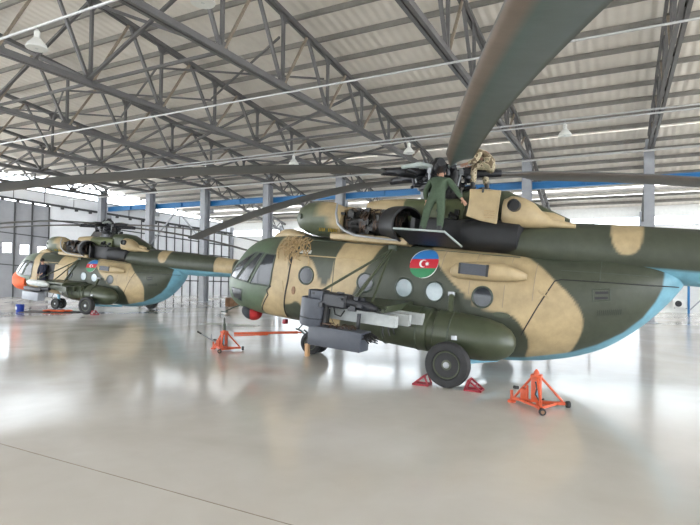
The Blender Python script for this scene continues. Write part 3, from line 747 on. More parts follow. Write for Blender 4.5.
    for sgn, kk in ((1, 'p'), (-1, 's')):
        if sgn < 0 and not first: continue
        ex = hp('exhaust_fairing', 'ef'+kk, lambda: ellipse_loft([(-1.32, .66*sgn, 3.50, .12, .18), (-1.36, .68*sgn, 3.50, .26, .27), (-1.5, .68*sgn, 3.52, .31, .32), (-1.75, .66*sgn, 3.50, .31, .31), (-1.95, .63*sgn, 3.45, .28, .26), (-2.08, .60*sgn, 3.39, .24, .19), (-2.3, .56*sgn, 3.33, .20, .10), (-2.75, .50*sgn, 3.30, .12, .05)], 30, 2.5), 'tan', root)
        hp('exhaust_pipe', 'ex'+kk, lambda: MB().lathe([(0, .125), (.30, .125), (.30, .115), (.245, .112), (.24, .005)], (-1.62, .78*sgn, 3.60), (.06, 1*sgn, .06), 22), 'black', ex)
        hp('rear_fairing', 'rf'+kk, lambda: ellipse_loft([(-1.95, .50*sgn, 3.40, .10, .12), (-2.0, .5*sgn, 3.42, .16, .16), (-2.3, .48*sgn, 3.42, .15, .14), (-2.52, .46*sgn, 3.40, .09, .08)], 20, 2.4), 'tan', ex)
    if first:
        # opened cowl panel standing upright
        def cowlp():
            rows = []
            for k in range(9):
                z = 3.26+.66*k/8; y = 1.02-.10*(k/8)**2
                rows.append([(-.66-.03*math.sin(k*.4), y, z+.10*(1-k/8)), (-.95, y+.01, z+.02*(1-k/8)), (-1.29, y, z-.03+.02*(k/8))])
            b = grid_loft(rows, False, False); q = grid_loft([[(p[0], p[1]-.03, p[2]) for p in r] for r in rows], False, False); b.add(q.v, q.f)
            b.tube([r[0] for r in rows], .016, 6).tube([r[-1] for r in rows], .016, 6).tube(rows[0], .016, 6).tube(rows[-1], .016, 6); return b
        cp = hp('open_cowl_panel', 'cp', cowlp, 'tan', root)
        def cpv():
            b = MB()
            for k in range(4): b.box((-1.13, 1.03-.0, 3.34+.045*k), (.22, .02, .018))
            return b
        hp('vent_slat', 'cpv', cpv, 'rope', cp, smooth=False)
        hp('panel_latch', 'cpl', lambda: MB().tube([(-.93, .94, 3.86), (-.94, .95, 3.98)], .022, 8), 'black', cp)
        # fold-down work platform
        pl = hp('work_platform', 'pl', lambda: MB().prism([(.55, 1.05, 2.70), (-.62, 1.05, 2.70), (-.42, 1.66, 2.955), (.70, 1.66, 2.955)], (0, .012, -.035)), 'dgrey', root, smooth=False)
        hp('platform_edge', 'ple', lambda: MB().tube([(.70, 1.665, 2.95), (-.42, 1.665, 2.95), (-.63, 1.06, 2.70)], .022, 8), 'hydr', pl)
    # rotor head and blades
    hub = hp('rotor_hub', 'hub', lambda: hub_fn(first), 'dgrey', root)
    azs = [109.67, 41, -15, 270, 195] if first else [172, 104, 33, -39, -111]
    for i, a in enumerate(azs):
        key = ('b1' if first else 'b2')+str(i)
        g = MB(); ca, sa = math.cos(math.radians(a)), math.sin(math.radians(a)); W = lambda r, t, z: w2b((r*ca-t*sa, r*sa+t*ca, z))
        g.tube([W(.22, 0, 4.50), W(.55, 0, 4.50)], .09, 10).tube([W(.55, 0, 4.50), W(.7, 0, 4.50), W(1.0, 0, 4.49), W(1.42, 0, 4.47)], [.13, .14, .11, .085], 12)
        g.tube([W(.62, -.15, 4.50), W(.62, .15, 4.50)], .09, 12).tube([W(1.05, -.1, 4.48), W(1.05, .1, 4.48)], .06, 10)
        gp = link('blade_grip', g.mesh('blade_grip', M['dgrey']), root)
        d = MB().tube([W(.30, .24, 4.60), W(.60, .30, 4.62), W(1.02, .24, 4.55)], [.065, .07, .045], 10)
        link('lag_damper', d.mesh('lag_damper', M['hydr']), gp)
        pr_ = MB().tube([W(.42, -.22, 4.12), W(.52, -.24, 4.48)], .024, 8).box(W(.52, -.22, 4.48), (.09, .09, .12))
        link('pitch_link', pr_.mesh('pitch_link', M['steel']), gp)
        bl = blade_fn(math.radians(a), *([(.00933, 10.8, .195, 4.484), (.0096, -8, 0, 4.49), (.0103, -4, 0, 4.5), (.0106, 5, 0, 4.5), (.0090, 13, 0, 4.48)][i] if first else (.0106, 2, 0, 4.5)))(); me = bl.mesh('rotor_blade', M['bladeatt'], True); blade_cols(me, first and i == 0); link('rotor_blade', me, root)
    # undercarriage
    wc = w2b((XM, 2.255, .4325))
    wheel(root, 'main_wheel', wc, .4325, .27, 'mwp'); wheel(root, 'main_wheel', w2b((XM, -2.255, .4325)), .4325, .27, 'mws')
    for sgn, kk in ((1, 'p'), (-1, 's')):
        c = w2b((XM, 2.05*sgn, .4325))
        st = hp('main_gear_strut', 'ms'+kk, lambda: MB().tube([(c.x, c.y, c.z), (-.72, 1.72*sgn, 1.15), (-.60, 1.34*sgn, 1.70)], [.05, .055, .06], 12).tube([c, (c.x, 2.26*sgn, c.z)], .05, 12), 'green', root)
        hp('strut_joint', 'mj'+kk, lambda: MB().tube([(-.60, 1.34*sgn, 1.66), (-.595, 1.33*sgn, 1.74)], .075, 12), 'steel', st)
        hp('strut_joint', 'mk'+kk, lambda: MB().tube([(-.93, 2.0*sgn, .87), (-.92, 1.99*sgn, .95)], .06, 10), 'steel', st)
        hp('gear_brace', 'mb'+kk, lambda: MB().tube([(c.x-.02, c.y, c.z), (-1.50, .60*sgn, .40)], .045, 10), 'blue', st)
        hp('gear_brace', 'mc'+kk, lambda: MB().tube([(c.x+.02, c.y, c.z), (-.55, .60*sgn, .46)], .045, 10), 'blue', st)
    nz = w2b((XM+4.281, 0, .2975))
    for sgn, kk in ((1, 'p'), (-1, 's')): wheel(root, 'nose_wheel', (nz.x, .19*sgn, nz.z), .2975, .18, 'nw'+kk)
    ns = hp('nose_gear_strut', 'ns', lambda: MB().tube([nz, (nz.x+.06, 0, .62)], [.07, .08], 12).tube([(nz.x, -.2, nz.z), (nz.x, .2, nz.z)], .04, 10).tube([(nz.x+.05, 0, .30), (nz.x+.42, 0, .54)], .03, 8), 'blue', root)
    hp('towing_fork', 'tf', lambda: MB().tube([nz+Vector((.05, .12, .05)), (nz.x+.42, .08, .15), (nz.x+.62, .0, .16)], .025, 8).tube([nz+Vector((.05, -.12, .05)), (nz.x+.42, -.08, .15)], .025, 8).tube([(nz.x+.55, 0, .16), (nz.x+.2, .14, .52)], .018, 8), 'frame', ns)
    # external fuel tank with straps
    tk = hp('fuel_tank', 'tk', lambda: MB().lathe([(0, .02), (.03, .14), (.12, .26), (.3, .36), (.6, .42), (1.0, .44), (1.52, .445), (1.54, .40), (1.66, .40), (1.68, .445), (2.6, .44), (3.1, .40), (3.35, .30), (3.45, .12), (3.48, .02)], (-2.0, 1.56, .90), (1, 0, .02), 36), 'green', root)
    for i, x in enumerate((-.78, -.12, .62)):
        hp('tank_strap', 'ts%d' % i, lambda: MB().torus((x, 1.56, .90+.02*(x+2)), (1, 0, .02), .445, .018, 36, 6), 'dgreen', tk)
    # weapon outrigger: truss bars, wing beam, three racks
    ot = hp('outrigger', 'ot', lambda: MB().prism([(2.0, 1.2, 1.30), (.25, 1.2, 1.36), (.25, 2.65, 1.32), (1.9, 2.65, 1.28)], (0, 0, .07)).tube([(1.9, 1.2, 1.30), (1.9, 2.7, 1.30)], .06, 10).tube([(.3, 1.2, 1.34), (.3, 2.7, 1.30)], .05, 10), 'green', root)
    for i, (a, c) in enumerate([((.80, 1.18, 2.56), (1.95, 2.6, 1.38)), ((.86, 1.18, 2.56), (1.0, 2.6, 1.38)), ((.90, 1.19, 2.50), (.85, 2.05, 1.38)), ((.84, 1.19, 2.54), (1.6, 1.35, 1.38))]):
        hp('outrigger_bar', 'ob%d' % i, lambda: MB().tube([a, c], .028, 8), 'green', ot)
    hp('bar_fitting', 'obf', lambda: MB().box((.85, 1.22, 2.55), (.2, .1, .12), bev=.02), 'dgreen', ot)
    for i, (y, xe) in enumerate(((2.60, .07), (2.32, -.09), (2.06, -.27))):
        rk = hp('weapon_rack', 'rk%d%s' % (i, first), lambda: MB().prism([(xe, y, 1.00+.03*i), (xe, y, 1.22+.03*i), (2.0, y, 1.27), (2.0, y, 1.10), (1.7, y, .98)], (0, -.14, 0)), 'rack' if first else 'green', root, smooth=False)
        hp('rack_hook', 'rh%d' % i, lambda: MB().tube([(.32, y-.05, 1.0), (.33, y-.03, .88), (.30, y-.05, .78)], .015, 6), 'black', rk)
    if first: front_kit(root)
    else: second_kit(root)
    return root

def gearbox_fn():
    b = MB().lathe([(0, .55), (.3, .52), (.55, .40), (.75, .26), (1.0, .20), (1.3, .17), (1.5, .17)], (0, 0, 2.95), (0, 0, 1), 20); r2 = random.Random(5)
    for k in range(60):
        t = r2.uniform(0, 2*PI); rr = r2.uniform(.35, .62); z = r2.uniform(2.95, 3.5); c = (rr*math.cos(t)-.05, rr*math.sin(t)*1.35, z)
        if k % 2: b.box(c, (r2.uniform(.05, .18), r2.uniform(.05, .14), r2.uniform(.05, .18)))
        else: b.tube([c, (c[0]+r2.uniform(-.2, .2), c[1]+r2.uniform(-.1, .1), c[2]+r2.uniform(-.2, .2))], r2.uniform(.02, .05), 8)
    return b
def hub_fn(first):
    ax = lambda r, a, z: w2b((r*math.cos(a), r*math.sin(a), z))
    b = MB(); up = w2b((0, 0, 5))-w2b((0, 0, 4)); o = w2b((0, 0, 3.75))
    b.lathe([(0, .20), (.3, .20), (.36, .46), (.44, .48), (.50, .22), (.62, .20), (.66, .34), (.84, .34), (.9, .24), (1.0, .18), (1.05, .12), (1.12, .10)], o, up, 24)
    for k in range(5):
        a = math.radians(40+72*k)
        b.tube([ax(.20, a, 4.22), ax(.62, a, 4.20)], .055, 10).tube([ax(.62, a, 4.20), ax(.66, a, 4.48)], .04, 8)
        b.tube([ax(.34, a+.5, 4.40), ax(.36, a+.5, 4.66)], .075, 12).tube([ax(.70, a+.35, 4.46), ax(.92, a+.28, 4.50)], .06, 10)
    r2 = random.Random(9)
    for k in range(46):
        a = r2.uniform(0, 2*PI); r = r2.uniform(.25, .75); z = r2.uniform(4.05, 4.6); p = ax(r, a, z)
        if k % 2: b.tube([p, ax(r*.6, a+.3, z+r2.uniform(-.2, .2))], r2.uniform(.02, .045), 8)
        else: b.ball(p, r2.uniform(.04, .09), 10, 7)
    return b

def front_kit(root):
    # blister on the cockpit roof, hanging camouflage strands, nose cover, grey turret and case on the outrigger
    part('roof_blister', ellipse_loft([(4.62, .35, 2.57, .05, .03), (4.55, .35, 2.58, .16, .09), (4.3, .35, 2.64, .24, .16), (4.1, .35, 2.66, .26, .16), (3.8, .35, 2.66, .26, .11), (3.62, .35, 2.66, .22, .05)], 24, 2.5), 'tan', root)
    r2 = random.Random(2); b = MB()
    for k in range(50):
        x = 3.52+r2.gauss(0, .17); y0 = r2.uniform(.75, 1.0); z0 = 2.62-r2.random()*.1; pts = []
        q = Vector((x, y0, z0))
        for j in range(6):
            zz = q.z; yy = max(q.y, Ys(q.x, min(zz, 2.66))+.03); pts.append((q.x, yy+r2.random()*.06, zz)); q = q+Vector((r2.gauss(0, .06), .05, -.09*r2.random()-.018*(k % 4)))
        b.tube(pts, .014, 5)
    part('rope_strands', b, 'rope', root)
    cv = part('nose_cover', MB().ball((5.00, .54, .47), (.24, .22, .19), 18, 12), 'redcloth', root)
    part('cover_flap', MB().ball((5.10, .58, .49), (.24, .22, .17), 18, 12, Matrix.Rotation(-.5, 3, 'Y')), 'blackcloth', cv)
    part('pitot_probe', MB().tube([(5.45, .42, .66), (5.75, .50, .52), (5.98, .55, .38)], .018, 8).box((6.0, .56, .37), (.20, .05, .03)), 'frame', root)
    part('antenna_pod', ellipse_loft([(5.9, .28, .80, .05, .05), (5.75, .28, .78, .09, .10), (5.45, .30, .74, .10, .10), (5.3, .3, .72, .04, .05)], 16, 2.2), 'brown', root)
    part('white_placard', surf_patch([(3.30, 2.30), (2.98, 2.31), (2.98, 2.23), (3.30, 2.22)], .01, .012), 'plate', root)
    part('step_fitting', MB().box((3.72, .9, .46), (.10, .14, .12), bev=.02), 'red', root)
    tr = part('gun_drum', MB().lathe([(-.02, .22), (0, .25), (.03, .255), (.50, .265), (.53, .255), (.54, .22), (.46, .21), (.44, .01)], (1.72, 2.92, .86), (-.03, 0, 1), 30), 'grey', root)
    part('drum_band', MB().torus((1.718, 2.92, 1.0), (-.03, 0, 1), .262, .010, 30, 6), 'dgrey', tr)
    b = MB().box((1.62, 2.9, 1.46), (.34, .30, .20), bev=.03).box((1.22, 2.9, 1.40), (.55, .32, .28), bev=.04).tube([(1.0, 2.9, 1.40), (.55, 2.88, 1.36), (.35, 2.86, 1.33)], [.13, .10, .05], 14)
    r3 = random.Random(4)
    for k in range(22): b.box((r3.uniform(.6, 1.75), r3.uniform(2.88, 3.08), r3.uniform(1.28, 1.56)), (r3.uniform(.04, .14), r3.uniform(.04, .1), r3.uniform(.03, .1)))
    gun = part('gun_mechanism', b, 'dgrey', root, False)
    part('gun_bracket', MB().box((1.60, 3.06, 1.47), (.26, .03, .16), bev=.01).box((1.75, 3.07, 1.46), (.03, .04, .20)).box((1.46, 3.07, 1.46), (.03, .04, .20)), 'grey', gun)
    part('gun_cable', MB().tube([(1.2, 3.02, 1.26), (1.15, 3.04, 1.14), (1.02, 3.05, 1.12), (.95, 3.04, 1.24)], .014, 6), 'black', gun)
    part('feed_chute', MB().tube([(1.4, 2.95, 1.30), (1.42, 2.95, .84)], .05, 8), 'black', gun)
    b = MB().box((1.10, 2.92, .67), (1.16, .40, .36), Matrix.Rotation(.02, 3, 'Y'), bev=.03)
    cs = part('ammunition_case', b, 'grey', root)
    part('case_lid', MB().box((1.10, 2.92, .855), (1.18, .42, .03), Matrix.Rotation(.02, 3, 'Y')), 'grey', cs)
    b = MB()
    for k in range(16):
        x = .5+.03*r3.random(); y = 2.76+.02*k; z = .66+.18*r3.random(); b.tube([(x+.05, y, z), (x-.06, y+.02, z+.02), (x-.16-.1*r3.random(), y+.03*r3.random(), z-.06*r3.random())], .012, 5)
    part('cable_bundle', b, 'black', cs)
    b = MB()
    for k in range(26):
        x = r3.uniform(.66, 1.62); y = r3.uniform(2.78, 3.06); b.tube([(x, y, .87), (x+r3.gauss(0, .04), y, .92), (x+r3.gauss(0, .08), y, .90+.06*r3.random())], .012, 5)
    part('wire_tangle', b, 'brass', cs)
    part('case_hanger', MB().box((1.5, 2.70, 1.0), (.06, .06, .36)).box((.8, 2.70, 1.0), (.06, .06, .36)), 'dgrey', cs)

def second_kit(root):
    # orange nose cover, open doorway, light grey case on the outrigger
    b = ellipse_loft([(6.30, .05, 1.00, .12, .16), (6.22, .05, .98, .40, .38), (6.05, 0, .96, .72, .50), (5.6, 0, .93, 1.02, .54), (5.1, 0, .92, 1.18, .50), (4.7, 0, .94, 1.25, .44), (4.5, 0, .98, 1.27, .34)], 30, 2.6)
    part('nose_cover', b, 'orangecloth', root)
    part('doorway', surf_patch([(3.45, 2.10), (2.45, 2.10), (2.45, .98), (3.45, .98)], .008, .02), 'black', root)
    part('sliding_door', surf_patch([(2.40, 2.12), (1.55, 2.12), (1.55, .72), (2.40, .72)], .05, .05), 'tan', root)
    part('roof_blister', ellipse_loft([(4.62, .35, 2.57, .05, .03), (4.55, .35, 2.58, .16, .09), (4.3, .35, 2.64, .24, .16), (4.0, .35, 2.66, .26, .16), (3.62, .35, 2.66, .22, .05)], 24, 2.5), 'tan', root)
    cs = part('ammunition_case', MB().box((1.75, 2.92, .62), (1.05, .40, .40), bev=.03), 'casegrey', root)
    part('gun_mechanism', MB().box((1.75, 2.9, .95), (1.1, .3, .18), bev=.04).tube([(1.3, 2.9, 1.0), (.8, 2.9, 1.05)], .09, 10), 'dgrey', cs)
    part('white_cowl', ellipse_loft([(2.5, 2.7, 1.22, .05, .05), (2.3, 2.7, 1.22, .15, .14), (1.4, 2.7, 1.22, .16, .15), (1.1, 2.7, 1.2, .06, .06)], 18, 2.3), 'plate', root)

H1 = make_helicopter('helicopter', 'large green and tan camouflage helicopter in front, mechanic standing at its opened engine', (0, 0), 0., True)
H2 = make_helicopter('helicopter', 'camouflage helicopter at the far left with orange nose cover and a person in its doorway', (20.161, -6.648), .14753, False)
H2X, H2Y, H2A = 20.161, -6.648, .14753
def at2(x, y, z=0.): return (H2X+math.cos(H2A)*x-math.sin(H2A)*y, H2Y+math.sin(H2A)*x+math.cos(H2A)*y, z)

# ------------------------------------------------------------------ people
def skin_mesh(name, joints, bones, m, sub=2):
    # joints: {key: (pos, radius)}; one continuous skin-modifier surface turned into a mesh
    keys = list(joints); idx = {k: i for i, k in enumerate(keys)}
    me = bpy.data.meshes.new(name); me.from_pydata([joints[k][0] for k in keys], [(idx[a], idx[b]) for a, b in bones], [])
    o = bpy.data.objects.new(name, me); COL.objects.link(o)
    md = o.modifiers.new('skin', 'SKIN'); md.use_smooth_shade = True; md.branch_smoothing = .3
    sv = me.skin_vertices[0].data
    for k in keys:
        r = joints[k][1]; sv[idx[k]].radius = r if hasattr(r, '__len__') else (r, r)
    for k in keys: sv[idx[k]].use_root = (k == keys[0])
    ss = o.modifiers.new('sub', 'SUBSURF'); ss.levels = sub; ss.render_levels = sub
    dg = bpy.context.evaluated_depsgraph_get(); nm = bpy.data.meshes.new_from_object(o.evaluated_get(dg))
    bpy.data.objects.remove(o); nm.name = name; nm.materials.clear(); nm.materials.append(m)
    nm.polygons.foreach_set('use_smooth', [True]*len(nm.polygons))
    return nm
def person(label, base, J, cloth, hairm='hair', face=Vector((0, -1, 0)), shoes='boot', headr=.095, cap=None, group=None):
    """J: world joint positions; builds body, clothing, shoes, hair."""
    base = Vector(base); root = thing('person', label, 'person', base, group)
    L = {k: Vector(v)-base for k, v in J.items()}
    body = {'pel': (L['pel'], (.13, .10)), 'waist': (L['waist'], (.12, .095)), 'chest': (L['chest'], (.145, .10)), 'neck': (L['neck'], .052), 'head': (L['head'], (.075, .085)), 'crown': (L['crown'], (.06, .07))}
    bones = [('pel', 'waist'), ('waist', 'chest'), ('chest', 'neck'), ('neck', 'head'), ('head', 'crown')]
    for s in 'LR':
        for k, r in (('hip', .085), ('knee', .055), ('ank', .04), ('toe', .035), ('sh', .055), ('el', .042), ('wr', .030)): body[k+s] = (L[k+s], r)
        bones += [('pel', 'hip'+s), ('hip'+s, 'knee'+s), ('knee'+s, 'ank'+s), ('ank'+s, 'toe'+s), ('chest', 'sh'+s), ('sh'+s, 'el'+s), ('el'+s, 'wr'+s)]
        d = (L['wr'+s]-L['el'+s]).normalized(); pm = L['wr'+s]+d*.05; body['palm'+s] = (pm, (.036, .020)); bones.append(('wr'+s, 'palm'+s))
        side = d.cross(face).normalized() if d.cross(face).length > .1 else d.cross(Vector((0, 0, 1))).normalized(); nrm = side.cross(d)
        for fi, (off, ln) in enumerate(((-.028, .065), (-.010, .078), (.010, .074), (.028, .058))):
            a = pm+d*.035+side*off; c = a+d*ln*.6+nrm*.012; e = c+d*ln*.4+nrm*.025
            body['f%d%sa' % (fi, s)] = (a, .010); body['f%d%sb' % (fi, s)] = (c, .009); body['f%d%sc' % (fi, s)] = (e, .008)
            bones += [('palm'+s, 'f%d%sa' % (fi, s)), ('f%d%sa' % (fi, s), 'f%d%sb' % (fi, s)), ('f%d%sb' % (fi, s), 'f%d%sc' % (fi, s))]
        a = pm-d*.012-side*.038; c = a+d*.035-side*.018+nrm*.014
        body['t%sa' % s] = (a, .011); body['t%sb' % s] = (c, .009); bones += [('palm'+s, 't%sa' % s), ('t%sa' % s, 't%sb' % s)]
    link('body', skin_mesh('body', body, bones, M['skin'], 1), root)
    cl = {'pel': (L['pel'], (.165, .135)), 'waist': (L['waist'], (.150, .120)), 'chest': (L['chest'], (.185, .130)), 'col': (L['chest'].lerp(L['neck'], .6), .085)}
    cb = [('pel', 'waist'), ('waist', 'chest'), ('chest', 'col')]
    for s in 'LR':
        cl['hip'+s] = (L['hip'+s], .115); cl['knee'+s] = (L['knee'+s], .085); cl['cuff'+s] = (L['ank'+s]+Vector((0, 0, .02)), .072)
        cl['sh'+s] = (L['sh'+s], .085); cl['el'+s] = (L['el'+s], .065); cl['wr'+s] = (L['wr'+s].lerp(L['el'+s], .06), .048)
        cb += [('pel', 'hip'+s), ('hip'+s, 'knee'+s), ('knee'+s, 'cuff'+s), ('chest', 'sh'+s), ('sh'+s, 'el'+s), ('el'+s, 'wr'+s)]
    link('coverall', skin_mesh('coverall', cl, cb, M[cloth], 2), root)
    for s in 'LR':
        b = MB(); d = (L['toe'+s]-L['ank'+s]); d.z = 0; d = d.normalized() if d.length > .01 else Vector((0, -1, 0)); a = L['ank'+s]
        rot = Matrix((d, Vector((-d.y, d.x, 0)), Vector((0, 0, 1)))).transposed()
        b.ball(a+d*.07+Vector((0, 0, -.045)), (.15, .052, .05), 14, 9, rot).tube([a+Vector((0, 0, -.05)), a+Vector((0, 0, .10))], [.055, .06], 12)
        part('boot', b, shoes, root)
    hd = L['head']; u = (L['crown']-L['head']).normalized()
    b = MB().ball(hd.lerp(L['crown'], .55), (.098, .108, .105), 16, 11); part('hair' if not cap else 'cap', b, hairm if not cap else cap, root)
    fc = hd+face*.082
    sd = face.cross(u).normalized(); b = MB()
    b.tube([fc+u*.012, fc+face*.028-u*.02, fc-u*.03], [.010, .016, .012], 8); part('nose', b, 'skin', root)
    b = MB()
    for q in (-1, 1): b.ball(fc+sd*.032*q+u*.02-face*.004, .010, 8, 6)
    part('eyes', b, 'hair', root)
    b = MB()
    for q in (-1, 1): b.ball(hd+sd*.085*q, (.014, .022, .032), 8, 6)
    part('ears', b, 'skin', root)
    return root
# mechanic in green on the platform, leaning into the rotor head
fz = 2.98
person('person in plain green coveralls seen from behind, standing on the folded-out engine panel', (-.22, 1.25, fz-.09), {
 'pel': (-.32, 1.17, 3.80), 'waist': (-.33, 1.08, 3.95), 'chest': (-.32, .90, 4.13), 'neck': (-.29, .76, 4.28), 'head': (-.27, .66, 4.36), 'crown': (-.26, .60, 4.45),
 'hipL': (-.22, 1.18, 3.76), 'kneeL': (-.10, 1.20, 3.40), 'ankL': (-.03, 1.24, 3.05), 'toeL': (-.03, 1.10, 3.0), 'hipR': (-.43, 1.16, 3.76), 'kneeR': (-.42, 1.17, 3.40), 'ankR': (-.42, 1.24, 3.05), 'toeR': (-.43, 1.10, 3.0),
 'shL': (-.12, .92, 4.18), 'elL': (-.02, 1.02, 3.92), 'wrL': (-.07, 1.08, 3.70), 'shR': (-.51, .91, 4.16), 'elR': (-.70, .99, 3.92), 'wrR': (-.84, 1.03, 3.72)}, 'coverall', face=Vector((.1, -.9, -.42)).normalized())
# crouching man in desert camouflage on top of the fairing
person('person in desert camouflage crouching on top of the engine fairing beside the rotor head', (-.92, -.12, 4.06), {
 'pel': (-1.20, -.12, 4.60), 'waist': (-1.18, -.12, 4.76), 'chest': (-1.02, -.10, 4.93), 'neck': (-.86, -.10, 5.0), 'head': (-.78, -.10, 5.02), 'crown': (-.72, -.10, 5.10),
 'hipL': (-1.18, .0, 4.58), 'kneeL': (-.84, .04, 4.60), 'ankL': (-.82, .06, 4.16), 'toeL': (-.70, .06, 4.11), 'hipR': (-1.20, -.24, 4.56), 'kneeR': (-1.0, -.30, 4.5), 'ankR': (-1.06, -.28, 4.16), 'toeR': (-.94, -.28, 4.11),
 'shL': (-.98, .08, 4.92), 'elL': (-.90, .16, 4.70), 'wrL': (-.70, .12, 4.66), 'shR': (-.98, -.28, 4.92), 'elR': (-.86, -.32, 4.72), 'wrR': (-.68, -.26, 4.66)}, 'camocloth', face=Vector((1, .1, -.3)).normalized())
# person in the doorway of the far machine
def st(x, y, z): return at2(2.95+x, 1.30+y, 1.02+z)
person('person in navy clothing standing in the open doorway of the far left helicopter', st(0, .06, 0), {
 'pel': st(0, .05, .90), 'waist': st(0, .06, 1.05), 'chest': st(0, .08, 1.28), 'neck': st(0, .10, 1.44), 'head': st(0, .13, 1.54), 'crown': st(0, .12, 1.66),
 'hipL': st(-.09, .05, .86), 'kneeL': st(-.10, .08, .48), 'ankL': st(-.10, .06, .10), 'toeL': st(-.10, .18, .05), 'hipR': st(.09, .05, .86), 'kneeR': st(.10, .08, .48), 'ankR': st(.10, .06, .10), 'toeR': st(.10, .18, .05),
 'shL': st(-.18, .08, 1.34), 'elL': st(-.24, .12, 1.06), 'wrL': st(-.14, .24, .92), 'shR': st(.18, .08, 1.34), 'elR': st(.25, .12, 1.06), 'wrR': st(.20, .22, .86)}, 'navy', face=Vector((0, 1, -.2)).normalized())

# ------------------------------------------------------------------ ground equipment
def castor(b, c, r, wd, d): b.lathe([(-wd/2, r*.5), (-wd/2, r*.9), (-wd*.3, r), (wd*.3, r), (wd/2, r*.9), (wd/2, r*.5)], c, d, 18)
def jack(label, loc, rot, pole):
    t = thing('hydraulic_jack', label, 'jack', loc, 'orange tripod jacks'); t.rotation_euler = (0, 0, rot)
    part('jack_column', MB().box((0, 0, .28), (.15, .13, .40), bev=.015).box((0, 0, .50), (.17, .15, .05), bev=.01).lathe([(0, .05), (.05, .04), (.09, .012)], (0, 0, .52), (0, 0, 1), 14), 'orange', t)
    if pole: part('jack_ram', MB().lathe([(0, .045), (.20, .042), (.21, .03), (.33, .028), (.37, .012)], (0, 0, .52), (0, 0, 1), 14), 'dgreen', t)
    ft = [(.40, -.12), (-.40, -.20), (-.16, .44)]
    for i, (x, y) in enumerate(ft):
        part('jack_leg', MB().bar((x*.2, y*.2, .07), (x, y, .07), .055, .05), 'orange', t, False)
        part('jack_brace', MB().tube([(x*.12, y*.12, .50), (x*.92, y*.92, .10)], .020, 8), 'orange', t)
        if i:
            b = MB(); castor(b, (x*1.12, y*1.12, .055), .055, .06, (x, y, 0)); wl_ = part('castor', b, 'rubber', t)
            part('castor_hub', MB().lathe([(-.033, .028), (.033, .028)], (x*1.12, y*1.12, .055), (x, y, 0), 12), 'brown', wl_)
        else: part('foot_pad', MB().lathe([(0, .07), (.03, .07), (.05, .03), (.10, .025), (.2, .025)], (x*1.05, y*1.05, .0), (0, 0, 1), 14), 'orange', t)
    for a, c in ((0, 1), (1, 2), (2, 0)): part('jack_tie', MB().bar((ft[a][0]*.75, ft[a][1]*.75, .07), (ft[c][0]*.75, ft[c][1]*.75, .07), .03, .04), 'orange', t, False)
    pm = part('jack_pump', MB().box((.20, -.06, .18), (.12, .12, .18), bev=.02).tube([(.14, .02, .10), (.14, .02, .34)], .018, 8), 'orange', t)
    part('pump_knob', MB().tube([(.30, -.07, .26), (.38, -.09, .26)], .028, 10), 'black', pm)
    part('pressure_hose', MB().tube([(.0, .08, .42), (-.03, .11, .32), (.0, .09, .22), (-.06, .12, .14), (-.14, .12, .17)], .014, 6), 'black', t)
    part('warning_plate', MB().box((-.03, .071, .30), (.05, .006, .26)), 'blue', t, False)
    if pole:
        hd = part('jack_handle', MB().tube([(.24, .02, .2), (.62, .30, .50)], .016, 8), 'steel', t)
        part('handle_grip', MB().tube([(.55, .25, .445), (.64, .315, .515)], .024, 8), 'black', hd)
        part('lifting_ring', MB().torus((.36, .06, .36), (1, .8, 0), .07, .010, 18, 6), 'steel', t)
    return t
jack('orange tripod jack without a pole, on the floor right of the main wheel', (-2.60, 2.92, 0), -.05, False)
jack('orange tripod jack with dark pole and long handle, on the floor ahead of the nose', (5.72, .84, 0), .15, True)
tb = thing('tow_bar', 'long orange bar running from the jack to the nose wheel', 'tow bar', (4.65, .45, .5))
def tbp(p): return Vector(p)-Vector((4.65, .45, .5))
part('bar_tube', MB().tube([tbp((5.46, .74, .46)), tbp((3.86, .06, .53))], .034, 10), 'orange', tb)
part('hitch_eye', MB().torus(tbp((3.80, .03, .53)), (0, 0, 1), .06, .018, 18, 6), 'orange', tb)
part('support_tube', MB().tube([tbp((5.46, .74, .40)), tbp((4.6, .38, .455))], .016, 8), 'orange', tb)
def chock(label, x, y, flip, sc=1.):
    t = thing('wheel_chock', label, 'chock', (x, y, 0), 'red wheel chocks'); f = flip
    for k, yy in enumerate((-.11, .11)):
        part('side_frame', MB().bar((-.16*f, yy, .018), (.16*f, yy, .018), .03, .035).bar((-.15*f, yy, .02), (.08*f, yy, .20), .03, .03).bar((.15*f, yy, .02), (.08*f, yy, .20), .03, .03), 'red', t, False)
    part('cross_bar', MB().tube([(.08*f, -.12, .20), (.08*f, .12, .20)], .017, 8).tube([(-.15*f, -.12, .02), (-.15*f, .12, .02)], .015, 8).tube([(.15*f, -.12, .02), (.15*f, .12, .02)], .015, 8).tube([(-.04*f, -.12, .11), (-.04*f, .12, .11)], .012, 8), 'red', t)
    return t
chock('red tubular chock in front of the near main wheel, on its left', XM+.50, 2.25, -1)
chock('red tubular chock behind the near main wheel, on its right', XM-.50, 2.25, 1)
chock('red chock behind the far left helicopter\'s main wheel', *at2(XM-.50, 2.25)[:2], 1)
bl = part('wooden_block', MB().box((0, 0, .16), (.09, .12, .32), bev=.006), 'wood'); bl.location = (3.28, .50, 0)
tag(bl, 'pale wooden block standing on end against the nose wheel', 'wood block')
br = thing('barrel', 'brown rusty barrel lying on the floor beyond the helicopter nose', 'barrel', (17.2, -13.1, 0))
part('barrel_shell', MB().lathe([(-.42, .26), (-.40, .28), (-.15, .28), (-.13, .295), (-.11, .28), (.11, .28), (.13, .295), (.15, .28), (.40, .28), (.42, .26)], (0, 0, .295), (.6, .5, 0), 24), 'brown', br)
part('barrel_lid', MB().lathe([(.42, .25), (.43, .2), (.432, .02)], (0, 0, .295), (.6, .5, 0), 20), 'rust', br)
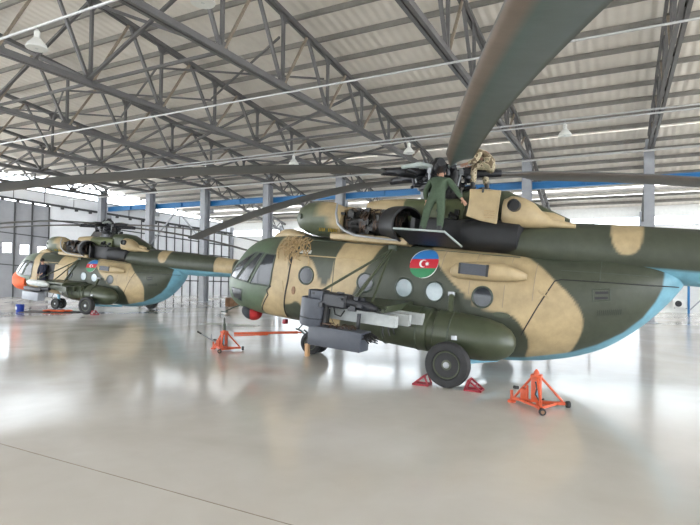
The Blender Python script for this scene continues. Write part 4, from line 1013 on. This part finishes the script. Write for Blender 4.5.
b = MB(); nx, ny = 30, 10; vs = []; r2 = random.Random(8)
for i in range(nx):
    for j in range(ny): vs.append((-1.2+2.4*i/(nx-1)+.06*math.sin(j*1.3), -.35+.7*j/(ny-1)+.08*math.sin(i*.7), .008+.016*abs(math.sin(i*.9+j))*r2.random()))
fs = [(i*ny+j, (i+1)*ny+j, (i+1)*ny+j+1, i*ny+j+1) for i in range(nx-1) for j in range(ny-1)]
b.add(vs, fs); b.add([(x, y, .003) for x, y, z in vs], fs)
o = part('plastic_sheet', b, 'matgrey'); o.location = (10.1, -4.55, 0); o.rotation_euler = (0, 0, .1); tag(o, 'crumpled pale plastic sheet lying on the floor beyond the orange jack', 'sheet')
bk = thing('bucket', 'blue tin with pale label standing by the far left helicopter', 'bucket', (22.9, -3.75, 0))
part('bucket_body', MB().lathe([(0, .17), (.02, .18), (.36, .19), (.38, .20), (.38, .18), (.1, .17)], (0, 0, 0), (0, 0, 1), 22), 'bucketblue', bk)
part('bucket_label', MB().box((.02, .187, .20), (.14, .012, .14)), 'plate', bk)
part('bucket_handle', MB().tube([(.2*math.cos(t), 0, .36+.10*math.sin(t)) for t in np.linspace(0, PI, 12)], .008, 6), 'steel', bk)
tp = part('drip_mat', MB().box((0, 0, .012), (3.0, 1.2, .02), bev=.005), 'black'); tp.location = (21.6, -4.75, 0); tp.rotation_euler = (0, 0, .75-.3); tag(tp, 'dark oily mat on the floor under the far left helicopter\'s front', 'mat')
b = MB(); r2 = random.Random(21)
for k in range(14): b.ball((r2.uniform(-.65, .65), r2.uniform(-.2, .2), .05), (r2.uniform(.1, .25), r2.uniform(.08, .16), r2.uniform(.03, .06)), 10, 7)
o = part('red_tarpaulin', b, 'orangecloth'); o.location = (21.5, -4.65, .022); o.rotation_euler = (0, 0, .45); tag(o, 'crumpled red orange tarpaulin lying on the dark mat', 'tarpaulin')
ac = thing('air_conditioner', 'white air conditioner box low on the back wall, far right', 'air conditioner', (-7.05, YB+.2, .28))
part('casing', MB().box((0, 0, .27), (.80, .32, .50), bev=.02), 'white', ac)
part('fan_grille', MB().torus((.12, .17, .27), (0, 1, 0), .17, .012, 22, 6).torus((.12, .17, .27), (0, 1, 0), .09, .010, 18, 6).lathe([(0, .16), (.005, .16)], (.12, .162, .27), (0, 1, 0), 20), 'dgrey', ac)
part('wall_bracket', MB().box((-.3, -.08, .0), (.05, .24, .04)).box((.3, -.08, .0), (.05, .24, .04)), 'girder', ac)
bx = thing('wall_bracing', 'white crossed steel bracing in front of the back wall at far right', 'bracing', (-8.4, YB+.35, 0))
part('brace_bar', MB().bar((-.9, 0, .2), (.9, 0, 2.2), .07, .07).bar((.9, .08, .2), (-.9, .08, 2.2), .07, .07), 'column', bx, False)
part('brace_frame', MB().box((-.95, 0, 1.3), (.12, .12, 2.6)).box((.95, 0, 1.3), (.12, .12, 2.6)).box((0, 0, 2.4), (1.9, .10, .10)), 'crane', bx, False)

# ------------------------------------------------------------------ bell-shaped hanging lamps
def lamp(x, y, z, label):
    t = thing('pendant_lamp', label, 'lamp', (x, y, z), 'bell shaped hangar lamps')
    part('lamp_shade', MB().lathe([(0, .235), (.015, .24), (.10, .20), (.18, .13), (.24, .085), (.25, .06), (.24, .05), (.17, .11), (.09, .18), (.01, .22)], (0, 0, 0), (0, 0, 1), 24), 'enamel', t)
    part('lamp_housing', MB().lathe([(0, .065), (.16, .07), (.18, .05), (.22, .02)], (0, 0, .24), (0, 0, 1), 16), 'enamel', t)
    part('lamp_bulb', MB().ball((0, 0, .08), (.07, .07, .10), 12, 8), 'plate', t)
    part('hanger_rod', MB().tube([(0, 0, .44), (0, 0, 7.86-z if 7.86-z > .46 else .50)], .012, 6), 'steel', t)
for x, y, z, lb in [(8.45, 4.45, 7.35, 'pale bell lamp hanging at the far upper left of the photo'), (3.4, 4.3, 7.34, 'pale bell lamp cut by the top edge, left of centre'),
   (-2.0, -8.65, 7.28, 'pale bell lamp hanging right of the raised rotor blade'), (9.9, -8.65, 7.25, 'pale bell lamp hanging above the near helicopter\'s nose'),
   (4.1, -8.65, 7.22, 'pale bell lamp hanging just left above the rotor head'), (15.4, -8.65, 7.2, 'pale bell lamp hanging above the far helicopter\'s tail boom')]:
    lamp(x, y, z, lb)
bpy.context.view_layer.update()
